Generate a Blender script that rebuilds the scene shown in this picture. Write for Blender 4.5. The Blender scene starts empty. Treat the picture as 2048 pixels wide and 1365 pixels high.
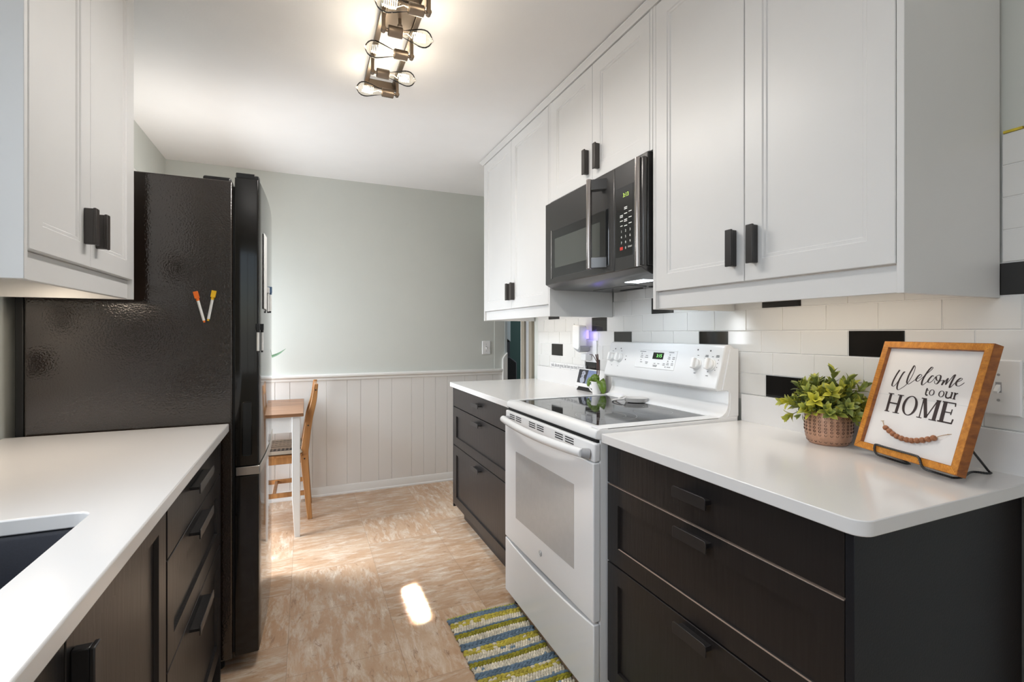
import bpy, bmesh, math, random
from mathutils import Vector, Matrix

# ------------------------------------------------------------------ camera, world, light, exposure
sc = bpy.context.scene
col = sc.collection
F_PX = 965.0
YAW = math.atan(413.0 / 965.0)
cam_d = bpy.data.cameras.new('camera')
cam_d.sensor_fit = 'HORIZONTAL'
cam_d.sensor_width = 36.0
cam_d.lens = 36.0 * F_PX / 2048.0
cam_d.shift_y = -(682.5 - 666.0) / 2048.0
cam_d.clip_start = 0.02
cam = bpy.data.objects.new('camera', cam_d)
cam.location = (0.0, 0.0, 1.25)
cam.rotation_euler = (math.pi / 2, 0.0, -YAW)
col.objects.link(cam)
sc.camera = cam

sc.view_settings.view_transform = 'Standard'
sc.view_settings.look = 'None'
sc.view_settings.exposure = -0.08
sc.view_settings.gamma = 1.0
sc.view_settings.use_curve_mapping = False
sc.cycles.max_bounces = 10
sc.cycles.diffuse_bounces = 6
sc.cycles.glossy_bounces = 5
sc.cycles.transparent_max_bounces = 12
sc.cycles.caustics_reflective = False
sc.cycles.caustics_refractive = False
sc.cycles.sample_clamp_indirect = 4.0
sc.cycles.use_denoising = True

world = bpy.data.worlds.new('sky')
sc.world = world
world.use_nodes = True
wn = world.node_tree.nodes
wl = world.node_tree.links
sky = wn.new('ShaderNodeTexSky')
sky.sky_type = 'NISHITA'
sky.sun_disc = False
sky.sun_elevation = math.radians(40)
wl.new(sky.outputs['Color'], wn['Background'].inputs['Color'])
wn['Background'].inputs['Strength'].default_value = 0.12

WALL_R, WALL_L, WALL_FAR, WALL_BACK, CEIL = 1.53, -0.88, 3.97, -2.6, 2.44
R = math.radians

def area(name, loc, rot, sx, sy, power, color, spread=180):
    d = bpy.data.lights.new(name, 'AREA')
    d.shape = 'RECTANGLE'; d.size = sx; d.size_y = sy
    d.energy = power; d.color = color; d.spread = R(spread)
    o = bpy.data.objects.new(name, d); o.location = loc; o.rotation_euler = rot
    col.objects.link(o)
    return o

# daylight through the windows, with unseen fill lamps added among it
def aimed(name, loc, target, sx, sy, power, color, spread=180):
    o = area(name, loc, (0, 0, 0), sx, sy, power, color, spread)
    o.rotation_euler = (Vector(target) - Vector(loc)).to_track_quat('-Z', 'Y').to_euler()
    return o
aimed('daylight_sink_window', (-2.3, -0.10, 3.1), (0.6, 1.1, 0.4), 1.8, 2.4, 55, (0.86, 0.93, 1.0), 120)
area('daylight_sink_window_low', (WALL_L - 0.05, 0.45, 1.62), (0, R(-90), 0), 1.1, 1.1, 9, (0.82, 0.90, 1.0))
area('rear_window_fill', (0.525, WALL_BACK - 0.06, 1.5), (R(90), 0, 0), 1.85, 1.5, 5, (0.95, 0.97, 1.0))  # added unseen window light, fills the room from behind the camera
area('daylight_patio_door', (WALL_L - 0.06, 3.26, 0.75), (0, R(-90), 0), 1.3, 0.74, 43.70, (0.88, 0.94, 1.0))
aimed('daylight_dining_sky', (-2.1, 3.60, 2.70), (0.3, 3.0, 0.2), 1.6, 1.6, 110.40, (0.86, 0.93, 1.0), 120)
area('daylight_rear_left_window', (WALL_L - 0.052, -0.95, 1.65), (0, R(-90), 0), 0.95, 0.85, 4, (0.86, 0.93, 1.0))
sun = area('sunbeam_sink_window', (-0.95, 0.55, 2.10), (0, 0, 0), 0.056, 0.26, 1.0, (1.0, 0.98, 0.95), 1.0)
_d = (Vector((0.47, 2.23, 0.0)) - Vector((-0.95, 0.55, 2.10))).normalized()
_y = (Vector((0, 1, 0)) - _d * _d.y).normalized()
sun.rotation_euler = Matrix((_y.cross(-_d), _y, -_d)).transposed().to_euler()
area('beyond_room_fill', (4.2, 5.2, 1.5), (0, R(90), 0), 1.2, 1.2, 30, (0.85, 0.93, 1.0))  # unseen panel added to brighten the room beyond, no window there
area('fixture_down_fill', (0.32, 1.84, 2.30), (0, 0, 0), 0.10, 0.85, 13.5, (1.0, 0.97, 0.94))  # unseen panel added under the bulbs, lifts floor and fronts
area('rear_room_fill', (0.3, -0.9, 1.75), (R(180), 0, 0), 0.6, 0.6, 9, (1.0, 0.985, 0.96))  # lamp added out of view, washes the ceiling softly
area('dining_hidden_fill', (-0.55, 3.0, 1.72), (R(180), 0, 0), 0.3, 0.3, 4.2, (1.0, 0.98, 0.95))  # added lamp hidden behind the refrigerator, brightens the ceiling
area('fixture_up_fill', (0.32, 1.84, 2.20), (R(180), 0, 0), 0.25, 0.95, 0.8, (1.0, 0.95, 0.88))  # added panel below the bulbs shining up, evens out the ceiling
# lamps under the upper cabinets
area('under_cabinet_lamp_left', (-0.70, 1.62, 1.405), (0, 0, 0), 0.05, 0.5, 1.5, (1.0, 0.84, 0.66))
area('under_cabinet_lamp_near', (1.36, 0.98, 1.385), (0, 0, 0), 0.05, 0.6, 0.80, (1.0, 0.84, 0.66))
area('under_cabinet_lamp_far', (1.36, 2.68, 1.385), (0, 0, 0), 0.05, 0.7, 0.5, (1.0, 0.84, 0.66))
area('microwave_cooktop_lamp', (1.27, 1.62, 1.458), (0, 0, 0), 0.05, 0.12, 1.03, (0.85, 0.93, 1.0))

# ------------------------------------------------------------------ materials
def newmat(name):
    m = bpy.data.materials.new(name); m.use_nodes = True
    nt = m.node_tree
    return m, nt, nt.nodes['Principled BSDF']

def mat(name, color, rough=0.5, metal=0.0, spec=0.5, bump=0.0, bscale=60.0, vary=0.0, vscale=8.0,
        stretch=(1, 1, 1), emit=None, estr=0.0, coat=0.0, rvary=0.0, detail=3.0):
    m, nt, b = newmat(name)
    c = tuple(color) + (1.0,)
    b.inputs['Base Color'].default_value = c
    b.inputs['Roughness'].default_value = rough
    b.inputs['Metallic'].default_value = metal
    b.inputs['Specular IOR Level'].default_value = spec
    b.inputs['Coat Weight'].default_value = coat
    b.inputs['Coat Roughness'].default_value = 0.06
    if emit:
        b.inputs['Emission Color'].default_value = tuple(emit) + (1.0,)
        b.inputs['Emission Strength'].default_value = estr
    tc = nt.nodes.new('ShaderNodeTexCoord')
    mp = nt.nodes.new('ShaderNodeMapping'); mp.inputs['Scale'].default_value = stretch
    nt.links.new(tc.outputs['Object'], mp.inputs['Vector'])
    n2 = nt.nodes.new('ShaderNodeTexNoise'); n2.inputs['Scale'].default_value = vscale
    n2.inputs['Detail'].default_value = detail
    nt.links.new(mp.outputs['Vector'], n2.inputs['Vector'])
    v = vary if vary else 0.02
    mx = nt.nodes.new('ShaderNodeMix'); mx.data_type = 'RGBA'
    mx.inputs['A'].default_value = tuple(x * (1 - v) for x in color) + (1,)
    mx.inputs['B'].default_value = tuple(min(1, x * (1 + v)) for x in color) + (1,)
    nt.links.new(n2.outputs['Fac'], mx.inputs['Factor'])
    nt.links.new(mx.outputs['Result'], b.inputs['Base Color'])
    if rvary:
        mr = nt.nodes.new('ShaderNodeMapRange')
        mr.inputs['From Min'].default_value = 0.3; mr.inputs['From Max'].default_value = 0.7
        mr.inputs['To Min'].default_value = max(0, rough - rvary); mr.inputs['To Max'].default_value = rough + rvary
        nt.links.new(n2.outputs['Fac'], mr.inputs['Value'])
        nt.links.new(mr.outputs['Result'], b.inputs['Roughness'])
    if bump:
        n = nt.nodes.new('ShaderNodeTexNoise'); n.inputs['Scale'].default_value = bscale
        n.inputs['Detail'].default_value = 2.0
        nt.links.new(mp.outputs['Vector'], n.inputs['Vector'])
        bp = nt.nodes.new('ShaderNodeBump'); bp.inputs['Strength'].default_value = bump
        bp.inputs['Distance'].default_value = 0.002
        nt.links.new(n.outputs['Fac'], bp.inputs['Height'])
        nt.links.new(bp.outputs['Normal'], b.inputs['Normal'])
    return m

def wood(name, dark, light, rough=0.4, axis=1, scale=14.0):
    m, nt, b = newmat(name)
    tc = nt.nodes.new('ShaderNodeTexCoord'); mp = nt.nodes.new('ShaderNodeMapping')
    s = [scale, scale, scale]; s[axis] = scale * 0.07
    mp.inputs['Scale'].default_value = s
    nt.links.new(tc.outputs['Object'], mp.inputs['Vector'])
    n = nt.nodes.new('ShaderNodeTexNoise'); n.inputs['Scale'].default_value = 3.0
    n.inputs['Detail'].default_value = 6.0; n.inputs['Distortion'].default_value = 0.6
    nt.links.new(mp.outputs['Vector'], n.inputs['Vector'])
    r = nt.nodes.new('ShaderNodeValToRGB')
    r.color_ramp.elements[0].position = 0.32; r.color_ramp.elements[0].color = tuple(dark) + (1,)
    r.color_ramp.elements[1].position = 0.68; r.color_ramp.elements[1].color = tuple(light) + (1,)
    nt.links.new(n.outputs['Fac'], r.inputs['Fac'])
    nt.links.new(r.outputs['Color'], b.inputs['Base Color'])
    b.inputs['Roughness'].default_value = rough
    bp = nt.nodes.new('ShaderNodeBump'); bp.inputs['Strength'].default_value = 0.15
    bp.inputs['Distance'].default_value = 0.001
    nt.links.new(n.outputs['Fac'], bp.inputs['Height'])
    nt.links.new(bp.outputs['Normal'], b.inputs['Normal'])
    return m

def glass_clear(name, tint=(1, 1, 1), ior=1.45):
    m = bpy.data.materials.new(name); m.use_nodes = True
    nt = m.node_tree
    for n in list(nt.nodes):
        if n.type != 'OUTPUT_MATERIAL': nt.nodes.remove(n)
    out = [n for n in nt.nodes if n.type == 'OUTPUT_MATERIAL'][0]
    t = nt.nodes.new('ShaderNodeBsdfTransparent'); t.inputs['Color'].default_value = tuple(tint) + (1,)
    g = nt.nodes.new('ShaderNodeBsdfGlossy'); g.inputs['Roughness'].default_value = 0.02
    fr = nt.nodes.new('ShaderNodeFresnel'); fr.inputs['IOR'].default_value = ior
    mx = nt.nodes.new('ShaderNodeMixShader')
    nt.links.new(fr.outputs['Fac'], mx.inputs['Fac'])
    nt.links.new(t.outputs['BSDF'], mx.inputs[1]); nt.links.new(g.outputs['BSDF'], mx.inputs[2])
    nt.links.new(mx.outputs['Shader'], out.inputs['Surface'])
    return m

def floor_material():
    m, nt, b = newmat('vinyl_tile_floor')
    N, L = nt.nodes.new, nt.links.new
    tc = N('ShaderNodeTexCoord')
    sep = N('ShaderNodeSeparateXYZ'); L(tc.outputs['Object'], sep.inputs['Vector'])
    cmb = N('ShaderNodeCombineXYZ')
    ax = N('ShaderNodeMath'); ax.operation = 'ADD'; ax.inputs[1].default_value = 0.065 + 0.41 * 10
    ay = N('ShaderNodeMath'); ay.operation = 'ADD'; ay.inputs[1].default_value = 0.41 * 10 - 0.08
    L(sep.outputs['X'], ax.inputs[0]); L(sep.outputs['Y'], ay.inputs[0])
    L(ay.outputs[0], cmb.inputs['X']); L(ax.outputs[0], cmb.inputs['Y'])
    br = N('ShaderNodeTexBrick'); br.offset = 0.5; br.squash = 1.0
    br.inputs['Scale'].default_value = 1.0; br.inputs['Brick Width'].default_value = 0.41
    br.inputs['Row Height'].default_value = 0.41; br.inputs['Mortar Size'].default_value = 0.0011
    br.inputs['Mortar Smooth'].default_value = 0.0; br.inputs['Bias'].default_value = 0.0
    br.inputs['Color1'].default_value = (0, 0, 0, 1); br.inputs['Color2'].default_value = (1, 1, 1, 1)
    L(cmb.outputs['Vector'], br.inputs['Vector'])
    # per tile streak direction
    gt = N('ShaderNodeMath'); gt.operation = 'GREATER_THAN'; gt.inputs[1].default_value = 0.62
    L(br.outputs['Color'], gt.inputs[0])
    def stretched(sx, sy, seed):
        mp = N('ShaderNodeMapping'); mp.inputs['Scale'].default_value = (sx, sy, 1)
        mp.inputs['Location'].default_value = (seed, seed * 1.7, 0)
        L(tc.outputs['Object'], mp.inputs['Vector']); return mp
    def layer(scale, seed, detail=8.0, dist=0.8):
        outs = []
        for sx, sy in ((0.42, 1.6), (1.6, 0.42)):
            mp = stretched(sx, sy, seed)
            n = N('ShaderNodeTexNoise'); n.inputs['Scale'].default_value = scale
            n.inputs['Detail'].default_value = detail; n.inputs['Roughness'].default_value = 0.74
            n.inputs['Distortion'].default_value = dist
            L(mp.outputs['Vector'], n.inputs['Vector']); outs.append(n.outputs['Fac'])
        mx = N('ShaderNodeMix'); mx.data_type = 'FLOAT'
        L(gt.outputs[0], mx.inputs['Factor']); L(outs[0], mx.inputs['A']); L(outs[1], mx.inputs['B'])
        return mx.outputs['Result']
    big = layer(3.2, 1.3, 6.0, 0.5)
    fine = layer(15.0, 4.1, 10.0, 0.35)
    r1 = N('ShaderNodeValToRGB'); e = r1.color_ramp.elements
    e[0].position = 0.30; e[0].color = (0.43, 0.245, 0.13, 1)
    e[1].position = 0.72; e[1].color = (0.61, 0.46, 0.33, 1)
    mid = r1.color_ramp.elements.new(0.5); mid.color = (0.52, 0.34, 0.215, 1)
    L(big, r1.inputs['Fac'])
    # cream streaks
    r2 = N('ShaderNodeValToRGB'); e = r2.color_ramp.elements
    e[0].position = 0.47; e[0].color = (0, 0, 0, 1); e[1].position = 0.63; e[1].color = (1, 1, 1, 1)
    L(fine, r2.inputs['Fac'])
    m1 = N('ShaderNodeMix'); m1.data_type = 'RGBA'; m1.inputs['B'].default_value = (0.72, 0.62, 0.51, 1)
    sc1 = N('ShaderNodeMath'); sc1.operation = 'MULTIPLY'; sc1.inputs[1].default_value = 0.75
    L(r2.outputs['Color'], sc1.inputs[0]); L(sc1.outputs[0], m1.inputs['Factor'])
    L(r1.outputs['Color'], m1.inputs['A'])
    # dark flecks
    r3 = N('ShaderNodeValToRGB'); e = r3.color_ramp.elements
    e[0].position = 0.35; e[0].color = (1, 1, 1, 1); e[1].position = 0.43; e[1].color = (0, 0, 0, 1)
    L(layer(26.0, 9.7, 10.0, 0.5), r3.inputs['Fac'])
    m2 = N('ShaderNodeMix'); m2.data_type = 'RGBA'; m2.inputs['B'].default_value = (0.26, 0.14, 0.08, 1)
    sc2 = N('ShaderNodeMath'); sc2.operation = 'MULTIPLY'; sc2.inputs[1].default_value = 0.75
    L(r3.outputs['Color'], sc2.inputs[0]); L(sc2.outputs[0], m2.inputs['Factor'])
    L(m1.outputs['Result'], m2.inputs['A'])
    # tile tone
    m3 = N('ShaderNodeMix'); m3.data_type = 'RGBA'; m3.blend_type = 'MULTIPLY'
    m3.inputs['Factor'].default_value = 1.0
    tone = N('ShaderNodeMapRange'); tone.inputs['To Min'].default_value = 0.92; tone.inputs['To Max'].default_value = 1.06
    L(br.outputs['Color'], tone.inputs['Value']); L(m2.outputs['Result'], m3.inputs['A'])
    L(tone.outputs['Result'], m3.inputs['B'])
    m4 = N('ShaderNodeMix'); m4.data_type = 'RGBA'; m4.inputs['B'].default_value = (0.30, 0.20, 0.13, 1)
    ms = N('ShaderNodeMath'); ms.operation = 'MULTIPLY'; ms.inputs[1].default_value = 0.6
    L(br.outputs['Fac'], ms.inputs[0]); L(ms.outputs[0], m4.inputs['Factor'])
    L(m3.outputs['Result'], m4.inputs['A'])
    L(m4.outputs['Result'], b.inputs['Base Color'])
    rr = N('ShaderNodeMapRange'); rr.inputs['To Min'].default_value = 0.16; rr.inputs['To Max'].default_value = 0.34
    L(fine, rr.inputs['Value']); L(rr.outputs['Result'], b.inputs['Roughness'])
    bp = N('ShaderNodeBump'); bp.inputs['Strength'].default_value = 0.18; bp.inputs['Distance'].default_value = 0.002
    L(fine, bp.inputs['Height']); L(bp.outputs['Normal'], b.inputs['Normal'])
    return m

M = {}
M['wall'] = mat('sage_wall_paint', (0.60, 0.615, 0.575), 0.75, bump=0.08, bscale=180)
M['ceiling'] = mat('ceiling_paint', (0.85, 0.84, 0.83), 0.85, bump=0.12, bscale=120)
M['trimwhite'] = mat('white_trim_paint', (0.78, 0.77, 0.74), 0.4, bump=0.03, bscale=40)
M['panelwhite'] = mat('white_wainscot_paint', (0.74, 0.72, 0.69), 0.45, bump=0.05, bscale=30, stretch=(1, 1, 0.2))
M['cab'] = mat('white_cabinet_lacquer', (0.715, 0.71, 0.70), 0.38)
M['quartz'] = mat('white_quartz', (0.77, 0.755, 0.74), 0.16, vary=0.03, vscale=3, spec=0.5)
M['dark'] = mat('black_brown_wood_veneer', (0.015, 0.0125, 0.012), 0.36, bump=0.25, bscale=90, vary=0.25, vscale=30, stretch=(1, 1, 0.08), spec=0.5)
M['darkpanel'] = mat('black_end_panel', (0.010, 0.0105, 0.013), 0.42, bump=0.12, bscale=200, spec=0.35)
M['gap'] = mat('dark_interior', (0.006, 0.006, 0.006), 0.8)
M['handle'] = mat('matte_black_metal', (0.018, 0.016, 0.016), 0.38, metal=0.0, spec=0.6)
M['handlebronze'] = mat('dark_bronze_metal', (0.035, 0.028, 0.024), 0.35, spec=0.6)
M['enamel'] = mat('white_appliance_enamel', (0.84, 0.84, 0.84), 0.16, spec=0.5)
M['whiteplastic'] = mat('white_plastic', (0.86, 0.86, 0.85), 0.35)
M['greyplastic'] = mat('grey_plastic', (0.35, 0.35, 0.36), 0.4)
M['ovenglass'] = mat('grey_oven_glass', (0.47, 0.465, 0.455), 0.12, vary=0.06, vscale=40)
M['blackglass'] = mat('black_ceramic_glass', (0.010, 0.010, 0.011), 0.045, spec=0.6)
M['burnerline'] = mat('burner_ring_print', (0.35, 0.35, 0.35), 0.3)
M['slate'] = mat('black_stainless_steel', (0.085, 0.083, 0.082), 0.26, metal=0.75, vary=0.05, vscale=3)
M['slatedark'] = mat('black_microwave_glass', (0.012, 0.013, 0.014), 0.06, spec=0.6)
M['slatewin'] = mat('grey_microwave_mesh_window', (0.075, 0.082, 0.075), 0.14, spec=0.5)
M['steelbright'] = mat('polished_dark_steel', (0.40, 0.36, 0.34), 0.18, metal=1.0)
M['chrome'] = mat('brushed_chrome', (0.55, 0.52, 0.49), 0.25, metal=1.0)
M['fridgeside'] = mat('black_textured_steel', (0.018, 0.011, 0.0075), 0.09, spec=1.0, bump=0.30, bscale=170, vary=0.1, vscale=4)
M['fridgedoor'] = mat('gloss_black_enamel', (0.008, 0.007, 0.006), 0.07, spec=0.5)
M['gasket'] = mat('black_rubber', (0.004, 0.004, 0.004), 0.5)
M['tilewhite'] = mat('white_glass_tile', (0.745, 0.735, 0.71), 0.10, spec=0.55, vary=0.02, vscale=6)
M['tileblack'] = mat('black_glass_tile', (0.012, 0.011, 0.010), 0.06, spec=0.6)
M['grout'] = mat('white_grout', (0.82, 0.81, 0.79), 0.8)
M['floor'] = floor_material()
M['bronze'] = mat('brushed_bronze', (0.135, 0.105, 0.08), 0.38, metal=0.9, vary=0.1, vscale=20)
M['filament'] = mat('glowing_filament', (1, 0.9, 0.7), 0.5, emit=(1.0, 0.86, 0.62), estr=7.0)
M['bulbglass'] = glass_clear('clear_bulb_glass', (1.0, 0.985, 0.95), 1.18)
M['pane'] = glass_clear('window_glass', (1, 1, 1), 1.10)
M['pine'] = wood('honey_pine', (0.27, 0.12, 0.038), (0.44, 0.215, 0.075), 0.38, axis=2)
M['pinetop'] = wood('reddish_pine_top', (0.15, 0.065, 0.03), (0.32, 0.165, 0.08), 0.35, axis=0)
M['whitewood'] = mat('white_painted_wood', (0.78, 0.78, 0.77), 0.35)
M['framewood'] = wood('honey_oak_frame', (0.60, 0.23, 0.03), (0.80, 0.36, 0.055), 0.36, axis=0, scale=30)
M['framebase'] = wood('dark_honey_oak', (0.20, 0.06, 0.012), (0.38, 0.125, 0.02), 0.4, axis=0, scale=30)
M['shiplap'] = mat('whitewashed_board', (0.76, 0.74, 0.73), 0.6, vary=0.06, vscale=9, stretch=(1, 1, 1), detail=8)
M['ink'] = mat('dark_brown_ink', (0.035, 0.022, 0.022), 0.7)
M['bead'] = wood('terracotta_wood_bead', (0.24, 0.085, 0.035), (0.40, 0.17, 0.08), 0.6, axis=0, scale=90)
M['twine'] = mat('tan_twine', (0.42, 0.28, 0.15), 0.9)
M['iron'] = mat('black_wrought_iron', (0.006, 0.006, 0.006), 0.35, spec=0.6)
M['pot'] = mat('hammered_copper_glaze', (0.48, 0.27, 0.175), 0.36, metal=0.35, vary=0.45, vscale=40, bump=0.4, bscale=150)
M['potdot'] = mat('darkened_copper', (0.10, 0.055, 0.04), 0.4, metal=0.4)
M['stemgreen'] = mat('grey_green_stem', (0.10, 0.13, 0.05), 0.6)
M['soil'] = mat('dark_moss', (0.02, 0.03, 0.015), 0.9)
M['orchidleaf'] = mat('orchid_leaf_green', (0.10, 0.17, 0.012), 0.35, vary=0.3, vscale=30)
M['orchidstem'] = mat('brown_orchid_stem', (0.07, 0.03, 0.02), 0.5)
M['ceramic'] = mat('white_ceramic', (0.80, 0.79, 0.78), 0.15)
M['spoonrest'] = mat('grey_white_ceramic', (0.66, 0.64, 0.62), 0.22)
M['screen'] = mat('black_display', (0.008, 0.010, 0.008), 0.1)
M['greenled'] = mat('green_led_digits', (0.1, 0.5, 0.1), 0.5, emit=(0.35, 1.0, 0.25), estr=1.1)
M['yellowled'] = mat('yellow_green_led_digits', (0.4, 0.5, 0.1), 0.5, emit=(0.62, 0.9, 0.15), estr=0.9)
M['greyprint'] = mat('grey_print', (0.20, 0.20, 0.21), 0.6)
M['darkprint'] = mat('dark_print', (0.06, 0.06, 0.06), 0.6)
M['whiteprint'] = mat('white_print', (0.80, 0.80, 0.78), 0.6)
M['redprint'] = mat('red_print', (0.55, 0.03, 0.02), 0.6)
M['orange'] = mat('orange_plastic', (0.80, 0.16, 0.01), 0.4)
M['yellow'] = mat('yellow_plastic', (0.85, 0.50, 0.01), 0.4)
M['blue'] = mat('slate_blue_plastic', (0.075, 0.14, 0.25), 0.4)
M['blackplastic'] = mat('black_plastic', (0.01, 0.01, 0.011), 0.35)
M['yellowtape'] = mat('yellow_tape', (0.55, 0.42, 0.03), 0.4, vary=0.5, vscale=60)
M['teal'] = mat('dark_teal_paint', (0.012, 0.055, 0.045), 0.6)
M['charcoal'] = mat('charcoal_fabric', (0.035, 0.038, 0.045), 0.8, bump=0.2, bscale=200)
M['palegrey'] = mat('pale_grey_paint', (0.50, 0.55, 0.56), 0.5)
M['taupe'] = mat('taupe_trim_paint', (0.28, 0.245, 0.19), 0.4)
M['brownwood'] = mat('brown_wood_edge', (0.13, 0.085, 0.055), 0.5)
M['silver'] = mat('silver_weatherstrip', (0.55, 0.56, 0.58), 0.35, metal=0.4)
M['sink'] = mat('navy_granite_composite', (0.012, 0.014, 0.024), 0.45, vary=0.5, vscale=400)
M['edgelight'] = mat('tan_edge_highlight', (0.40, 0.30, 0.235), 0.45)  # tan of light on the drawer edges, put into the colour
M['lens'] = mat('lit_lamp_lens', (0.9, 0.95, 1.0), 0.4, emit=(0.86, 0.94, 1.0), estr=4.0)
M['nightlight'] = mat('violet_night_light', (0.3, 0.25, 1.0), 0.4, emit=(0.32, 0.25, 1.0), estr=2.0)
M['photodark'] = mat('photo_dark_tone', (0.035, 0.035, 0.042), 0.25)
M['photoblue'] = mat('photo_grey_blue_tone', (0.20, 0.25, 0.42), 0.25, vary=0.4, vscale=40)
M['photolight'] = mat('photo_pale_tone', (0.40, 0.42, 0.50), 0.25, vary=0.3, vscale=120)

def leaf_material():
    m, nt, b = newmat('variegated_artificial_leaf')
    at = nt.nodes.new('ShaderNodeAttribute'); at.attribute_name = 'tone'
    r = nt.nodes.new('ShaderNodeValToRGB'); e = r.color_ramp.elements
    e[0].position = 0.0; e[0].color = (0.07, 0.10, 0.035, 1)
    e[1].position = 1.0; e[1].color = (0.62, 0.58, 0.06, 1)
    k = r.color_ramp.elements.new(0.45); k.color = (0.26, 0.31, 0.08, 1)
    nt.links.new(at.outputs['Fac'], r.inputs['Fac'])
    nt.links.new(r.outputs['Color'], b.inputs['Base Color'])
    b.inputs['Roughness'].default_value = 0.42
    return m
M['leaf'] = leaf_material()

def attr_material(name, rough=0.9):
    m, nt, b = newmat(name)
    at = nt.nodes.new('ShaderNodeAttribute'); at.attribute_name = 'dye'
    nt.links.new(at.outputs['Color'], b.inputs['Base Color'])
    b.inputs['Roughness'].default_value = rough
    return m
M['rag'] = attr_material('dyed_cotton_rag')
M['cushion'] = attr_material('striped_woven_cotton')

# ------------------------------------------------------------------ mesh helpers
class MB:
    def __init__(s): s.v = []; s.f = []; s.mi = []
    def add(s, vs, fs, mi=0):
        o = len(s.v); s.v += [tuple(p) for p in vs]
        s.f += [tuple(i + o for i in f) for f in fs]; s.mi += [mi] * len(fs)
    def box(s, x0, x1, y0, y1, z0, z1, mi=0):
        x0, x1 = min(x0, x1), max(x0, x1); y0, y1 = min(y0, y1), max(y0, y1); z0, z1 = min(z0, z1), max(z0, z1)
        s.add([(x0, y0, z0), (x1, y0, z0), (x1, y1, z0), (x0, y1, z0), (x0, y0, z1), (x1, y0, z1), (x1, y1, z1), (x0, y1, z1)],
              [(0, 3, 2, 1), (4, 5, 6, 7), (0, 1, 5, 4), (1, 2, 6, 5), (2, 3, 7, 6), (3, 0, 4, 7)], mi)
        return s
    def hexa(s, p, mi=0):   # 8 points: 4 bottom ccw, 4 top ccw
        s.add(p, [(0, 3, 2, 1), (4, 5, 6, 7), (0, 1, 5, 4), (1, 2, 6, 5), (2, 3, 7, 6), (3, 0, 4, 7)], mi); return s
    def cyl(s, p0, p1, r0, r1=None, n=16, mi=0, caps=True):
        r1 = r0 if r1 is None else r1
        return s.tube([p0, p1], [r0, r1], n, mi, caps)
    def tube(s, pts, r, n=10, mi=0, caps=True, closed=False):
        pts = [Vector(p) for p in pts]; k = len(pts)
        rs = r if isinstance(r, (list, tuple)) else [r] * k
        t0 = (pts[1] - pts[0]).normalized()
        a = Vector((0, 0, 1)) if abs(t0.z) < 0.9 else Vector((1, 0, 0))
        u = t0.cross(a).normalized()
        vs = []
        for i, p in enumerate(pts):
            if closed: t = (pts[(i + 1) % k] - pts[i - 1]).normalized()
            elif i == 0: t = t0
            elif i == k - 1: t = (pts[-1] - pts[-2]).normalized()
            else: t = ((pts[i + 1] - p).normalized() + (p - pts[i - 1]).normalized()).normalized()
            u = (u - t * u.dot(t)).normalized(); w = t.cross(u)
            for j in range(n):
                an = 2 * math.pi * j / n
                vs.append(p + (u * math.cos(an) + w * math.sin(an)) * rs[i])
        fs = []
        for i in range(k if closed else k - 1):
            for j in range(n):
                a0, a1 = i * n + j, i * n + (j + 1) % n
                b0, b1 = ((i + 1) % k) * n + j, ((i + 1) % k) * n + (j + 1) % n
                fs.append((a0, a1, b1, b0))
        if caps and not closed:
            fs.append(tuple(range(n - 1, -1, -1))); fs.append(tuple((k - 1) * n + j for j in range(n)))
        s.add(vs, fs, mi); return s
    def lathe(s, prof, c=(0, 0, 0), n=24, mat4=None, mi=0, caps=True):
        vs = []
        for r, z in prof:
            for j in range(n):
                an = 2 * math.pi * j / n
                vs.append(Vector((r * math.cos(an), r * math.sin(an), z)))
        if mat4 is not None: vs = [mat4 @ p for p in vs]
        vs = [p + Vector(c) for p in vs]
        fs = []
        for i in range(len(prof) - 1):
            for j in range(n):
                fs.append((i * n + j, i * n + (j + 1) % n, (i + 1) * n + (j + 1) % n, (i + 1) * n + j))
        if caps:
            fs.append(tuple(range(n - 1, -1, -1))); fs.append(tuple((len(prof) - 1) * n + j for j in range(n)))
        s.add(vs, fs, mi); return s
    def prism(s, poly, fn, a, b, mi=0):
        """poly in 2D, fn(u, v, w) -> xyz, extruded from w=a to w=b"""
        n = len(poly)
        vs = [fn(u, v, a) for u, v in poly] + [fn(u, v, b) for u, v in poly]
        fs = [tuple(range(n - 1, -1, -1)), tuple(range(n, 2 * n))]
        fs += [(i, (i + 1) % n, n + (i + 1) % n, n + i) for i in range(n)]
        s.add(vs, fs, mi); return s
    def rings(s, fn, u0, u1, v0, v1, steps, mi=0, cap_mi=None, back=True):
        """concentric rectangles: steps = [(inset, w)], joined and capped"""
        vs = []
        for ins, w in steps:
            vs += [fn(u0 + ins, v0 + ins, w), fn(u1 - ins, v0 + ins, w), fn(u1 - ins, v1 - ins, w), fn(u0 + ins, v1 - ins, w)]
        fs = []
        for i in range(len(steps) - 1):
            for j in range(4):
                fs.append((i * 4 + j, i * 4 + (j + 1) % 4, (i + 1) * 4 + (j + 1) % 4, (i + 1) * 4 + j))
        if back: fs.append((3, 2, 1, 0))
        s.add(vs, fs, mi)
        k = (len(steps) - 1) * 4
        s.add([vs[k], vs[k + 1], vs[k + 2], vs[k + 3]], [(0, 1, 2, 3)], mi if cap_mi is None else cap_mi)
        return s

def face_negx(xf): return lambda u, v, w: (xf - w, -u, v)     # u runs to -Y (to the viewer's right), w out of the face
def face_posx(xf): return lambda u, v, w: (xf + w, u, v)
def face_negy(yf): return lambda u, v, w: (u, yf - w, v)

def root(name, loc, label=None, cat=None, group=None, kind=None, rot=None):
    o = bpy.data.objects.new(name, None); o.empty_display_size = 0.05
    o.location = loc
    if rot: o.rotation_euler = rot
    col.objects.link(o)
    tag(o, label, cat, group, kind)
    return o

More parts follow.
